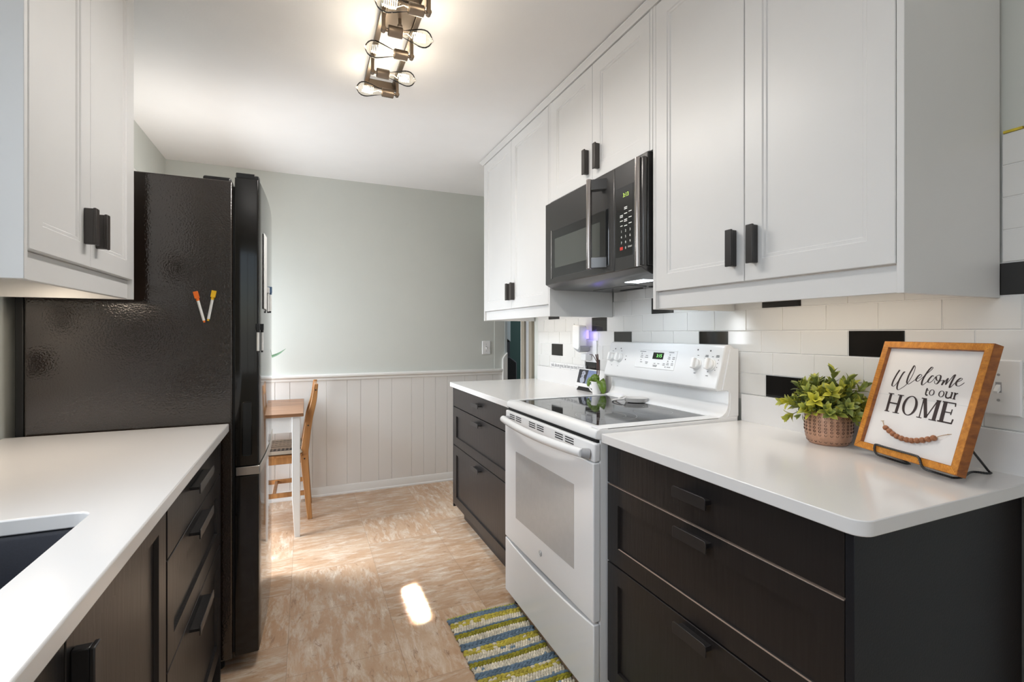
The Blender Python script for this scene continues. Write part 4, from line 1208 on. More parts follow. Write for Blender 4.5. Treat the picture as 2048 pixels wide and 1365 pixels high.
# houseplant on the table, one long leaf showing past the refrigerator
r = root('potted_houseplant', (-0.42, 3.62, 0.758), 'houseplant on the table behind the refrigerator with one long green leaf showing', 'plant')
b = MB(); b.lathe([(0.045, 0.758), (0.06, 0.77), (0.068, 0.85), (0.072, 0.87), (0.066, 0.87), (0.062, 0.85)], (-0.42, 3.62, 0), 24); obj('pot', b, M['ceramic'], r)
b = MB(); b.lathe([(0.001, 0.852), (0.063, 0.852), (0.063, 0.849), (0.001, 0.849)], (-0.42, 3.62, 0), 24); obj('soil', b, M['soil'], r)
def strap_leaf(path, wmax, b):
    p = catmull(path, 8); n = len(p); vs = []
    for i, q in enumerate(p):
        t = i / (n - 1); d = (p[min(i + 1, n - 1)] - p[max(i - 1, 0)]).normalized()
        s = d.cross(Vector((0, 0, 1))); s = s.normalized() if s.length > 1e-3 else Vector((1, 0, 0))
        s = Matrix.Rotation(R(62), 3, d) @ s
        up = s.cross(d)
        w = wmax * math.sin(math.pi * min(1, 0.12 + 0.88 * t)) ** 0.8
        vs += [q - s * w + up * w * 0.25, q - up * w * 0.1, q + s * w + up * w * 0.25]
    fs = []
    for i in range(n - 1):
        a = i * 3; fs += [(a, a + 1, a + 4, a + 3), (a + 1, a + 2, a + 5, a + 4)]
    b.add(vs, fs)
for path in ([(-0.42, 3.62, 0.86), (-0.36, 3.58, 0.98), (-0.25, 3.53, 1.07), (-0.165, 3.50, 1.11), (-0.115, 3.48, 1.148)],
             [(-0.42, 3.62, 0.86), (-0.47, 3.60, 1.02), (-0.56, 3.58, 1.10), (-0.66, 3.55, 1.08)],
             [(-0.42, 3.62, 0.86), (-0.44, 3.68, 1.05), (-0.47, 3.76, 1.16), (-0.50, 3.84, 1.17)],
             [(-0.42, 3.62, 0.86), (-0.40, 3.62, 1.02), (-0.38, 3.60, 1.13), (-0.36, 3.58, 1.16)]):
    b = MB(); strap_leaf(path, 0.012, b); obj('leaf', b, mat('strap_leaf_green', (0.022, 0.075, 0.018), 0.4), r)

# ------------------------------------------------------------------ rug
rnd = random.Random(11)
YGc, BLc, YEc, CRc, OLc = (0.40, 0.42, 0.08, 1), (0.15, 0.22, 0.29, 1), (0.52, 0.44, 0.07, 1), (0.74, 0.68, 0.55, 1), (0.30, 0.27, 0.025, 1)
seq = [(YGc, 0.010), (BLc, 0.032), (YEc, 0.032), (CRc, 0.036), (BLc, 0.012), (OLc, 0.026), (CRc, 0.040), (BLc, 0.040), (YEc, 0.034), (CRc, 0.036), (BLc, 0.014), (OLc, 0.024), (CRc, 0.036), (BLc, 0.034)]
cyc = [(YEc, 0.034), (CRc, 0.036), (BLc, 0.013), (OLc, 0.025), (CRc, 0.038), (BLc, 0.036)]
while sum(w for _, w in seq) < 1.05: seq += cyc
verts, faces, dye = [], [], []
def lump(c, rx, ry, rz, skew, colr):
    o = len(verts); nU, nV = 6, 3
    for i in range(nV + 1):
        ph = math.pi * 0.5 * i / nV          # only the upper half shows
        for k in range(nU):
            a = 2 * math.pi * k / nU
            x, y, z = math.cos(ph) * math.cos(a), math.cos(ph) * math.sin(a), math.sin(ph)
            verts.append((c[0] + rx * x + skew * ry * y, c[1] + ry * y, c[2] + rz * z)); dye.append(colr)
    for i in range(nV):
        for k in range(nU): faces.append((o + i * nU + k, o + i * nU + (k + 1) % nU, o + (i + 1) * nU + (k + 1) % nU, o + (i + 1) * nU + k))
yy = 2.035
RX0, RX1 = 0.565, 0.884
for c, w in seq:
    nr = max(1, round(w / 0.0115)); pitch = w / nr
    twist = c in (BLc, YEc, OLc)
    for k in range(nr):
        y = yy - pitch * (k + 0.5)
        sx = 0.011 if not twist else 0.017
        x = RX0 + rnd.uniform(-0.006, 0.003) + sx * 0.5
        while x < RX1:
            v = rnd.uniform(0.75, 1.2)
            cc = tuple(min(1, q * v) for q in c[:3]) + (1,)
            if c is CRc and rnd.random() < 0.03: cc = tuple(q * 1.2 for q in BLc[:3]) + (1,)
            if c is YEc and rnd.random() < 0.12: cc = CRc
            ybow = 0.004 * math.sin((x - RX0) * 14 + y * 9)
            lump((x, y + ybow + rnd.uniform(-0.001, 0.001), 0.004 + rnd.uniform(0, 0.0015)), sx * 0.56, pitch * 0.55, 0.0085 if twist else 0.0070, (0.9 if k % 2 else -0.9) if twist else 0.2, cc)
            x += sx
    yy -= w
def quad(x0, x1, y0, y1, z, c):
    o = len(verts); verts.extend([(x0, y0, z), (x1, y0, z), (x1, y1, z), (x0, y1, z)]); dye.extend([c] * 4); faces.append((o, o + 1, o + 2, o + 3))
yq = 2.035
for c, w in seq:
    d = tuple(q * 0.45 for q in c[:3]) + (1,)  # dye darkened to paint shade into gaps between lumps
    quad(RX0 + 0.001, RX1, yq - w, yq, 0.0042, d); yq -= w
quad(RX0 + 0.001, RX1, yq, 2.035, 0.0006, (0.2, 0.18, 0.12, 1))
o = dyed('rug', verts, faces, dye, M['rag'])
tag(o, 'woven rag rug in yellow, cream and blue stripes on the floor before the range', 'rug')

# ------------------------------------------------------------------ welcome sign on its easel
SA, ST = -1.8974, 0.3071
SE = Vector((math.cos(SA), math.sin(SA), 0)); SN = Vector((SE.y, -SE.x, 0))
SUP = Vector((0, 0, math.cos(ST))) - SN * math.sin(ST)
SF = SE.cross(SUP)
SO = Vector((1.3781, 0.8455, 0.942)); SW, SH, SD = 0.2817, 0.2991, 0.023
def sp(u, v, w=0.0): return tuple(SO + SE * u + SUP * v + SF * w)
r = root('welcome_sign', tuple(SO + SE * SW / 2), 'square honey-wood framed greeting sign with bead garland, propped on a wire easel', 'sign')
fw = 0.0175
b = MB()
for quad_ in ([(0, 0), (SW, 0), (SW - fw, fw), (fw, fw)], [(SW, 0), (SW, SH), (SW - fw, SH - fw), (SW - fw, fw)],
              [(SW, SH), (0, SH), (fw, SH - fw), (SW - fw, SH - fw)], [(0, SH), (0, 0), (fw, fw), (fw, SH - fw)]):
    b.prism(quad_, sp, -SD, -0.0008)
fr_o = obj('frame', b, M['framebase'], r)
b = MB(); rib = 0.0031
n = int((SW - 0.004) / rib)
for k in range(n):
    u = 0.003 + k * rib
    for v0, v1, top in ((0.001, fw - 0.0012, False), (SH - fw + 0.0012, SH - 0.001, True)):
        lo = max(u, 0); 
        cut = min(u, SW - u)          # mitre
        if top: a, c = max(v0, SH - max(cut, 0.003)), v1
        else: a, c = v0, min(v1, max(cut, 0.003))
        if cut < fw:
            if top: a = max(v0, SH - cut)
            else: c = min(v1, cut)
        if c - a > 0.001: b.prism([(u, a), (u + rib * 0.62, a), (u + rib * 0.62, c), (u, c)], sp, -0.001, 0.0)
n = int((SH - 0.004) / rib)
for k in range(n):
    v = 0.003 + k * rib; cut = min(v, SH - v)
    for u0, u1, right in ((0.001, fw - 0.0012, False), (SW - fw + 0.0012, SW - 0.001, True)):
        a, c = u0, u1
        if cut < fw:
            if right: a = max(a, SW - cut)
            else: c = min(c, cut)
        if c - a > 0.001: b.prism([(a, v), (c, v), (c, v + rib * 0.62), (a, v + rib * 0.62)], sp, -0.001, 0.0)
obj('ribbing', b, M['framewood'], fr_o, smooth=0)
b = MB(); b.prism([(fw - 0.002, fw - 0.002), (SW - fw + 0.002, fw - 0.002), (SW - fw + 0.002, SH - fw + 0.002), (fw - 0.002, SH - fw + 0.002)], sp, -0.016, -0.010)
bd = obj('board', b, M['shiplap'], r)
b = MB()
for v in (0.1545,): b.prism([(fw, v), (SW - fw, v), (SW - fw, v + 0.0006), (fw, v + 0.0006)], sp, -0.0101, -0.0098)
obj('board_seam', b, M['palegrey'], bd)

STROKES = [['c',[[617,2239],[567,2108],[526,1949],[518,1835],[538,1792],[580,1791],[629,1847],[675,1964],[724,2094],[771,2182],[792,2201],[757,2188],[714,2079],[681,1923],[684,1783],[716,1717],[758,1717],[827,1772],[906,1850],[972,1967],[1020,2135],[1037,2287],[1027,2354],[994,2381],[960,2280],[921,2126],[914,1988],[928,1921],[973,1892],[1017,1915],[1083,1979],[1150,2046],[1209,2072],[1268,2129],[1259,2163],[1222,2167],[1180,2123],[1152,2053],[1159,2007],[1201,1985],[1241,2015],[1290,2080],[1369,2181],[1457,2287],[1499,2349],[1490,2378],[1459,2373],[1413,2303],[1359,2167],[1325,2031],[1330,1938],[1356,1908],[1390,1932],[1449,2004],[1468,2019]]],['c',[[1579,2145],[1565,2172],[1530,2156],[1491,2087],[1471,2019],[1500,1990],[1543,2001],[1591,2058],[1626,2139],[1682,2190],[1732,2194],[1757,2152],[1752,2062],[1716,1987],[1674,1976],[1638,2011],[1638,2056]]],['c',[[1643,2147],[1656,2103],[1687,2065],[1736,2050],[1795,2066],[1853,2082],[1848,2021],[1837,1963],[1870,2023],[1909,2103],[1936,2138],[1930,2080],[1930,1986],[1962,2046],[2009,2139],[2047,2217],[2080,2235],[2059,2131],[2037,2017],[2032,1929],[2060,1938],[2105,2012],[2150,2064],[2202,2090],[2260,2133],[2263,2164],[2226,2170],[2180,2125],[2153,2054],[2175,1995],[2220,1982],[2272,2006],[2336,2074]]],[45,[[575,1585],[584,1118]]],[14,[[499,1589],[663,1585]]],[14,[[521,1114],[663,1113]]],[22,[[606,1346],[863,1342]]],[50,[[870,1582],[864,1112]]],[14,[[776,1581],[951,1580]]],[14,[[770,1108],[953,1109]]],[16,[[1503,1579],[1514,1112]]],[14,[[1441,1104],[1577,1101]]],[16,[[1444,1584],[1563,1581]]],[52,[[1531,1587],[1675,1128]]],[16,[[1677,1122],[1855,1579]]],[56,[[1883,1583],[1881,1103]]],[14,[[1822,1581],[1939,1580]]],[14,[[1759,1101],[1948,1097]]],[58,[[2047,1579],[2064,1098]]],[18,[[1974,1577],[2290,1567]]],[16,[[2281,1571],[2293,1497]]],[16,[[2078,1345],[2242,1340]]],[14,[[2241,1427],[2240,1293]]],[22,[[1974,1108],[2321,1102]]],[20,[[2319,1204],[2308,1093]]],[20,[[1507,1847],[1505,1716],[1527,1676],[1563,1678]]],[12,[[1483,1801],[1557,1798]]],[20,[[2006,1817],[2003,1719],[2031,1677],[2080,1676],[2129,1708]]],[22,[[2132,1817],[2128,1678]]],[12,[[1976,1817],[2019,1812]]],[10,[[2121,1682],[2153,1675]]],[12,[[2103,1817],[2143,1813]]],[22,[[2203,1816],[2207,1673]]],[12,[[2175,1672],[2240,1669]]],[12,[[2173,1812],[2216,1809]]],[14,[[2209,1753],[2231,1795],[2266,1810]]]]
b = MB()
def ribbon(pts, ws):
    vs = []; n = len(pts)
    for i, p in enumerate(pts):
        d = (pts[min(i + 1, n - 1)] - pts[max(i - 1, 0)]); d = d.normalized() if d.length > 0 else Vector((1, 0, 0))
        s = Vector((-d.y, d.x, 0)) * ws[i] * 0.5
        vs += [(p - s).to_tuple(), (p + s).to_tuple()]
    v3 = [sp(x, y, -0.0094) for x, y, z in vs] + [sp(x, y, -0.0099) for x, y, z in vs]
    fs = []; k = len(vs)
    for i in range(n - 1):
        a = 2 * i; fs.append((a, a + 1, a + 3, a + 2))
        fs += [(a, a + 2, a + 2 + k, a + k), (a + 1, a + 1 + k, a + 3 + k, a + 3)]
    fs += [(0, k, k + 1, 1), (2 * n - 2, 2 * n - 1, 2 * n - 1 + k, 2 * n - 2 + k)]
    b.add(v3, fs)
PXW = 0.000158
for w, pts in STROKES:
    p = [Vector((x * 1e-4, y * 1e-4, 0)) for x, y in pts]
    if w == 'c':
        q = catmull(p, 6); ws = []
        for i in range(len(q)):
            d = q[min(i + 1, len(q) - 1)] - q[max(i - 1, 0)]
            d = d.normalized() if d.length > 0 else Vector((1, 0, 0))
            ws.append(0.0011 + 0.0030 * max(0.0, -d.y) ** 1.5)
        ribbon(q, ws)
    elif len(p) > 2: ribbon(catmull(p, 5), [w * PXW] * (5 * (len(p) - 1) + 1))
    else: ribbon(p, [w * PXW] * 2)
def letter_o(cx, cy, rx, ry, side, thin):
    n = 40; v = []
    for k in range(n):
        a = 2 * math.pi * k / n
        v += [sp(cx + rx * math.cos(a), cy + ry * math.sin(a), -0.0094), sp(cx + (rx - side) * math.cos(a), cy + (ry - thin) * math.sin(a), -0.0094)]
    b.add(v, [(2 * k, 2 * k + 1, (2 * k + 3) % (2 * n), (2 * k + 2) % (2 * n)) for k in range(n)])
letter_o(0.1190, 0.1350, 0.0203, 0.0254, 0.0072, 0.0022)
letter_o(0.1651, 0.1753, 0.0069, 0.0076, 0.0028, 0.0012)
letter_o(0.1891, 0.1750, 0.0073, 0.0078, 0.0029, 0.0012)
obj('lettering', b, M['ink'], bd, smooth=0)
# bead garland
gar = [(603, 823), (772, 683), (879, 639), (997, 583), (1118, 538), (1249, 511), (1372, 500), (1506, 500), (1640, 515), (1771, 553), (1912, 601), (2046, 661), (2137, 704), (2273, 786), (2440, 844)]
gp = [Vector(sp(x * 1e-4 - 0.003, y * 1e-4, -0.003)) for x, y in gar]
gp[0] = Vector(sp(0.0560, 0.0835, -0.0095)); gp[-1] = Vector(sp(0.2345, 0.0855, -0.0095))
b = MB(); b.tube(catmull(gp, 5), 0.0008, 6)
for e_ in (gp[0], gp[-1]):
    b.tube([e_ + SE * 0.004 + SUP * 0.001, e_, e_ - SE * 0.005 - SUP * 0.001], 0.0007, 6)
st = obj('bead_string', b, M['twine'], r)
inner = catmull(gp[1:-2], 12)
L = [0.0]
for i in range(1, len(inner)): L.append(L[-1] + (inner[i] - inner[i - 1]).length)
nb = 11
for k in range(nb):
    target = L[-1] * (k + 0.3) / (nb - 0.4)
    i = min(range(len(L)), key=lambda j: abs(L[j] - target))
    c = inner[i]; rr = 0.0066
    b = MB(); b.lathe([(0.0008, -rr)] + [(rr * math.cos(R(a)), rr * math.sin(R(a))) for a in range(-75, 76, 15)] + [(0.0008, rr)], c, 16)
    obj('bead', b, M['bead'], st, smooth=80)

# wire easel
def twisted(path, rad=0.0026, b=None):
    p = catmull(path, 10)
    q = [p[0]]
    acc = 0
    for i in range(1, len(p)):
        seg = (p[i] - p[i - 1]); n = max(1, int(seg.length / 0.0011))
        for k in range(1, n + 1): q.append(p[i - 1] + seg * k / n)
    rs = []; d = 0.0
    for i in range(len(q)):
        if i: d += (q[i] - q[i - 1]).length
        rs.append(rad * (0.86 + 0.22 * abs(math.sin(d * math.pi / 0.0052))))
    b.tube(q, rs, 8)
r = root('display_easel', tuple(SO + SE * 0.15), 'black twisted-wire easel holding up the wooden framed sign', 'easel')
b = MB()
def cz(u, v, w, z): 
    q = Vector(sp(u, v, w)); return (q.x, q.y, z)
twisted([sp(0.1139, -0.005, -0.060), sp(0.1139, -0.0065, -0.030), sp(0.098, -0.0065, -0.004), sp(0.083, -0.005, 0.004), sp(0.073, 0.004, 0.0050), sp(0.0700, 0.015, 0.0045), sp(0.0745, 0.0185, 0.0045),
         sp(0.10, 0.0180, 0.0045), sp(0.14, 0.0180, 0.0045), sp(0.185, 0.0178, 0.0045), sp(0.194, 0.0150, 0.0045), sp(0.199, 0.009, 0.0048), sp(0.206, -0.0005, 0.0045), sp(0.214, -0.0060, 0.001), sp(0.228, -0.0065, -0.012), sp(0.232, -0.0055, -0.050)], b=b)
obj('front_ledge', b, M['iron'], r)
b = MB()
foot = Vector((1.463, 0.594, CT + 0.0033))
twisted([sp(0.232, -0.0055, -0.050), cz(0.245, -0.01, -0.060, 0.9265), foot + Vector((-0.03, 0.02, 0.001)), foot, foot + Vector((-0.004, 0.006, 0.012)), sp(0.225, 0.10, -0.040), sp(0.16, 0.20, -0.028)], b=b)
foot2 = Vector((1.500, 0.78, CT + 0.0033))
twisted([sp(0.1139, -0.005, -0.060), foot2 + Vector((-0.05, 0.0, 0.004)), foot2, foot2 + Vector((-0.002, 0, 0.012)), sp(0.12, 0.10, -0.035), sp(0.16, 0.20, -0.028)], b=b)
obj('back_legs', b, M['iron'], r)

# ------------------------------------------------------------------ potted faux plant
PX, PY = 1.438, 0.955
r = root('potted_plant', (PX, PY, CT), 'bushy artificial plant in a hammered copper pot beside the framed sign', 'plant')
b = MB()
b.lathe([(0.048, CT), (0.0545, CT + 0.006), (0.0595, CT + 0.020), (0.062, CT + 0.045), (0.062, CT + 0.072), (0.0595, CT + 0.094), (0.057, CT + 0.100), (0.053, CT + 0.100), (0.053, CT + 0.085)], (PX, PY, 0), 48)
pot = obj('pot', b, M['pot'], r)
b = MB()
for row in range(9):
    z = CT + 0.012 + row * 0.0098
    t = (z - CT)
    rad = 0.0545 + 0.0075 * min(1, (t - 0.006) / 0.035) if t < 0.045 else (0.062 if t < 0.072 else 0.062 - 0.0045 * (t - 0.072) / 0.028)
    for k in range(26):
        a = 2 * math.pi * (k + 0.5 * (0)) / 26
        n = Vector((math.cos(a), math.sin(a), 0)); c = Vector((PX, PY, z)) + n * (rad - 0.0002)
        s = Vector((-n.y, n.x, 0))
        ring = [tuple(c + s * 0.0031 * math.cos(q) + Vector((0, 0, 0.0031 * math.sin(q))) + n * 0.0004) for q in (2 * math.pi * j / 8 for j in range(8))]
        b.tube(ring, 0.0008, 4, closed=True)
obj('stamped_rings', b, M['potdot'], pot)
b = MB(); b.lathe([(0.001, CT + 0.088), (0.053, CT + 0.088), (0.053, CT + 0.084), (0.001, CT + 0.084)], (PX, PY, 0), 24); obj('moss', b, M['soil'], r)
rnd = random.Random(21)
lv, lf, lt = [], [], []
stems = MB()
def leaf(base, d, up, length, width, tone):
    d = d.normalized(); s = d.cross(up); s = s.normalized() if s.length > 1e-4 else Vector((1, 0, 0)); nrm = s.cross(d)
    o = len(lv); prof = [(0, 0.05), (0.18, 0.55), (0.42, 1.0), (0.68, 0.85), (0.88, 0.42), (1.0, 0.03)]
    for i, (t, w) in enumerate(prof):
        c = base + d * length * t + nrm * (length * 0.16 * math.sin(t * 2.4)) 
        e = 0.30 * width * w
        lv.extend([tuple(c - s * width * w * 0.5 + nrm * e * 0.5), tuple(c), tuple(c + s * width * w * 0.5 + nrm * e * 0.5)])
        tn = tone
        lt.extend([min(1, tn + 0.16), max(0, tn - 0.14 + 0.12 * t), min(1, tn + 0.16)])
    for i in range(len(prof) - 1):
        a = o + 3 * i; lf.extend([(a, a + 1, a + 4, a + 3), (a + 1, a + 2, a + 5, a + 4)])
def sprig(tip, axis, n, ln, tone):
    axis = axis.normalized()
    ref = Vector((0, 0, 1)) if abs(axis.z) < 0.9 else Vector((1, 0, 0))
    a1 = axis.cross(ref).normalized(); a2 = axis.cross(a1)
    ph = rnd.uniform(0, 6.28)
    for k in range(n):
        a = ph + 2 * math.pi * k / n * 1.02 + rnd.uniform(-0.2, 0.2)
        tier = k % 2
        rad = a1 * math.cos(a) + a2 * math.sin(a)
        d = axis * (0.55 if tier else 0.95) + rad * (0.95 if tier else 0.6)
        leaf(tip - axis * (0.008 * tier), d, axis, ln * rnd.uniform(0.8, 1.15), ln * rnd.uniform(0.42, 0.52), max(0, min(1, tone + rnd.uniform(-0.2, 0.25))))
c0 = Vector((PX, PY, CT + 0.088))
vr = Vector((0.55, -0.835, 0)); vd = Vector((-0.835, -0.55, 0))      # viewer's right and towards the viewer
def add_sprig(dx, dz, dd, axis=None, n=None, ln=None, tone=None):
    dz = dz * 1.5 if dz > 0 else dz; ln = (ln or rnd.uniform(0.024, 0.031)) * 1.27
    tip = c0 + vr * dx + vd * dd + Vector((0, 0, dz))
    ax = axis or (tip - (c0 + Vector((0, 0, -0.03)))).normalized()
    b0 = c0 + vr * dx * 0.22 + vd * dd * 0.22
    mid = (b0 + tip) * 0.5 + Vector((0, 0, 0.018))
    stems.tube([b0, mid, tip], 0.0012, 5)
    sprig(tip, ax, n or rnd.choice((6, 7, 8)), ln or rnd.uniform(0.024, 0.031), tone if tone is not None else rnd.uniform(0.3, 0.75))
    if rnd.random() < 0.7: sprig(b0 * 0.35 + tip * 0.65, ax, 5, rnd.uniform(0.020, 0.027), rnd.uniform(0.1, 0.45))
# signature sprigs seen in the outline
add_sprig(0.012, 0.074, 0.0, Vector((0, 0, 1)), 5, 0.030, 0.4); add_sprig(0.046, 0.060, 0.0, None, 6, 0.030, 0.4)
add_sprig(-0.070, 0.048, 0.01, None, 6, 0.026, 0.3); add_sprig(-0.014, 0.056, 0.0, None, 6, 0.026, 0.15)
add_sprig(0.078, 0.050, -0.005, None, 7, 0.028, 0.45); add_sprig(-0.094, -0.008, 0.03, vr * -1 + vd * 0.5 + Vector((0, 0, -0.7)), 7, 0.026, 0.7)
add_sprig(-0.102, 0.020, 0.02, vr * -1 + vd * 0.6, 8, 0.028, 0.75); add_sprig(0.086, 0.022, 0.0, None, 7, 0.030, 0.6)
add_sprig(-0.030, 0.030, 0.075, vd + Vector((0, 0, 0.5)), 8, 0.029, 0.9); add_sprig(0.010, 0.045, 0.065, vd + Vector((0, 0, 0.8)), 8, 0.029, 0.7)
add_sprig(0.045, 0.020, 0.070, vd + Vector((0, 0, 0.4)) + vr * 0.3, 8, 0.026, 0.4); add_sprig(0.004, 0.006, 0.075, vd + Vector((0, 0, 0.5)), 8, 0.027, 0.5)
add_sprig(0.062, 0.004, 0.050, vd * 0.6 + vr + Vector((0, 0, -0.3)), 6, 0.026, 0.4)
for k in range(78):
    a = rnd.uniform(0, 2 * math.pi); e_ = rnd.uniform(0.12, 1.2)
    q = rnd.uniform(0.75, 1.0)
    dx = 0.092 * math.cos(a) * math.cos(e_) * q; dd = 0.075 * math.sin(a) * math.cos(e_) * q
    if dd < -0.045: dd = -0.045
    add_sprig(dx, 0.066 * math.sin(e_) * q + rnd.uniform(-0.012, 0.008), dd)
obj('stems', stems, M['stemgreen'], r)
lv = [(min(x, 1.508), y, z) for x, y, z in lv]
fo_ = dyed('foliage', lv, lf, lt, M['leaf'], r, True, 'tone'); fo_['kind'] = 'stuff'

# ------------------------------------------------------------------ small things on and above the far counter
# photo frame
r = root('photo_frame', (1.475, 2.32, CT), 'white frame with a black-and-white dog photo leaning at the back of the far counter', 'photo frame')
PFu = Vector((0, -1, 0)); PFv = Vector((math.sin(R(14)), 0, math.cos(R(14)))); PFn = PFu.cross(PFv)
PO = Vector((1.462, 2.465, CT + 0.020))
def fp(u, v, w=0.0): return tuple(PO + PFu * u + PFv * v + PFn * w)
b = MB(); b.rings(fp, 0.0, 0.275, 0.0, 0.105, [(0, -0.006), (0, 0.003), (0.002, 0.004), (0.006, 0.004), (0.006, 0.002)]); obj('frame', b, M['ceramic'], r, 0.0008)
b = MB(); b.rings(fp, 0.010, 0.205, 0.020, 0.099, [(0, 0.0021), (0, 0.0026)], back=False); ph = obj('photo', b, M['photodark'], r)
b = MB(); b.prism([(0.098, 0.020), (0.205, 0.020), (0.205, 0.099), (0.112, 0.099)], fp, 0.0026, 0.0029); obj('photo_bright_area', b, M['photoblue'], ph)
b = MB()
def blob(cu, cv, ru, rv, z=0.0030, n=20):
    b.prism([(cu + ru * math.cos(2 * math.pi * k / n) * (1 + 0.08 * math.sin(5 * k)), cv + rv * math.sin(2 * math.pi * k / n)) for k in range(n)], fp, 0.0026, z)
blob(0.066, 0.079, 0.019, 0.013); blob(0.060, 0.062, 0.015, 0.013, 0.0031); blob(0.062, 0.038, 0.024, 0.018, 0.0032)
obj('dog_picture', b, M['photolight'], ph)
b = MB(); blob(0.055, 0.060, 0.0035, 0.003, 0.0036); blob(0.062, 0.078, 0.0028, 0.0026, 0.0036); obj('dog_face_marks', b, M['photodark'], ph)
b = MB(); b.prism([(1.449, CT), (1.498, CT), (1.490, CT + 0.050), (1.470, CT + 0.026), (1.462, CT + 0.017)], lambda u, v, w: (u, w, v), 2.22, 2.435); obj('stand', b, M['blackplastic'], r, 0.001)
# orchid in a mug
mx_, my_ = 1.405, 2.155
r = root('potted_orchid', (mx_, my_, CT), 'flowerless orchid growing in a small white mug beside the cooktop', 'plant')
b = MB(); b.lathe([(0.018, CT), (0.021, CT + 0.003), (0.026, CT + 0.045), (0.029, CT + 0.075), (0.0265, CT + 0.075), (0.024, CT + 0.06), (0.001, CT + 0.058)], (mx_, my_, 0), 28)
mug = obj('mug', b, M['ceramic'], r)
b = MB()
hd_ = Vector((-0.35, 0.94, 0)).normalized()
b.tube(catmull([Vector((mx_, my_, CT + 0.066)) + hd_ * 0.024, Vector((mx_, my_, CT + 0.070)) + hd_ * 0.040, Vector((mx_, my_, CT + 0.048)) + hd_ * 0.050, Vector((mx_, my_, CT + 0.026)) + hd_ * 0.038, Vector((mx_, my_, CT + 0.018)) + hd_ * 0.020], 6), 0.004, 8)
obj('mug_handle', b, M['ceramic'], mug)
def oval_leaf(path, wmax, name='leaf'):
    b = MB(); p = catmull(path, 7); n = len(p); vs = []
    sd = Vector((0.55, -0.835, 0))
    for i, q in enumerate(p):
        t = i / (n - 1); d = (p[min(i + 1, n - 1)] - p[max(i - 1, 0)]).normalized()
        s = (sd - d * sd.dot(d)).normalized(); up = d.cross(s)
        w = wmax * math.sqrt(max(0.0, 1 - (2 * (0.06 + 0.94 * t) - 1) ** 2)) + 0.0008
        vs += [q - s * w + up * w * 0.15, q - up * w * 0.12, q + s * w + up * w * 0.15]
    b.add(vs, [f for i in range(n - 1) for f in ((3 * i, 3 * i + 1, 3 * i + 4, 3 * i + 3), (3 * i + 1, 3 * i + 2, 3 * i + 5, 3 * i + 4))])
    o = obj(name, b, M['orchidleaf'], r, smooth=80)
    md = o.modifiers.new('leaf_thickness', 'SOLIDIFY'); md.thickness = 0.0012
    return o
bz = Vector((mx_, my_, CT + 0.066))
oval_leaf([bz, bz + vd * 0.010 - vr * 0.004 + Vector((0, 0, 0.016)), bz + vd * 0.012 - vr * 0.006 + Vector((0, 0, 0.032)), bz + vd * 0.004 - vr * 0.008 + Vector((0, 0, 0.048))], 0.025)
oval_leaf([bz + vd * 0.006 + Vector((0, 0, 0.004)), bz + vd * 0.022 + vr * 0.030 + Vector((0, 0, 0.016)), bz + vd * 0.032 + vr * 0.048 + Vector((0, 0, -0.016)), bz + vd * 0.030 + vr * 0.050 + Vector((0, 0, -0.052))], 0.021)
oval_leaf([bz, bz - vr * 0.022 - vd * 0.004 + Vector((0, 0, 0.018)), bz - vr * 0.042 - vd * 0.006 + Vector((0, 0, 0.008)), bz - vr * 0.052 - vd * 0.006 + Vector((0, 0, -0.022))], 0.014)
b = MB()
b.tube(catmull([bz, bz + Vector((0.004, 0, 0.06)), bz + vr * 0.004 + Vector((0, 0, 0.11)), bz - vr * 0.004 + Vector((0, 0, 0.150))], 6), 0.0032, 6)
b.tube(catmull([bz, bz + vr * 0.014 + Vector((0, 0, 0.05)), bz + vr * 0.010 + Vector((0, 0, 0.11)), bz + vr * 0.006 + Vector((0, 0, 0.152))], 6), 0.0030, 6)
b.tube(catmull([bz + vr * 0.016 + Vector((0, 0, 0.085)), bz - vr * 0.004 + Vector((0, 0, 0.120)), bz - vr * 0.022 + Vector((0, 0, 0.146)), bz - vr * 0.040 + Vector((0, 0, 0.150))], 6), 0.0018, 6)
obj('flower_stem', b, M['orchidstem'], r)
# little lettered sign standing on the upstand
r = root('lettered_plaque', (1.516, 2.66, 1.0201), 'narrow white plaque with grey lettering standing on the far counter upstand', 'plaque')
b = MB(); b.box(1.5125, 1.5215, 2.440, 2.880, 1.0201, 1.0560); obj('plaque', b, M['ceramic'], r, 0.001)
text('lettering', 'yeah, abs are great, but have you tried donuts?', 0.034, (1.5122, 2.66, 1.0385), mu, mv, M['greyprint'], r, xs=0.64)
# outlet with plug-in air freshener, charger and cord
r = root('wall_outlet', (1.518, 2.40, 1.14), 'white outlet plate on the tiles behind the plug-in air freshener', 'outlet')
b = MB(); b.box(1.516, 1.522, 2.325, 2.440, 1.080, 1.205); obj('plate', b, M['whiteplastic'], r, 0.002)
b = MB()
for z in (1.115, 1.170):
    for dy in (-0.006, 0.006): b.box(1.5155, 1.5162, 2.380 + dy - 0.001, 2.380 + dy + 0.001, z - 0.004, z + 0.004)
obj('slots', b, M['gap'], r)
ax_, ay_ = 1.470, 2.425
r = root('air_freshener', (ax_, ay_, 1.15), 'white plug-in air freshener with violet night light on the tiled wall', 'air freshener')
b = MB()
prof = [(-0.040, 1.172), (-0.034, 1.160), (0.020, 1.150), (0.034, 1.170), (0.036, 1.285), (0.030, 1.291), (-0.030, 1.298), (-0.040, 1.290)]
b.prism(prof, lambda u, v, w: (ax_ + w, ay_ - u, v), -0.030, 0.022)
obj('housing', b, M['whiteplastic'], r, 0.008, 3)
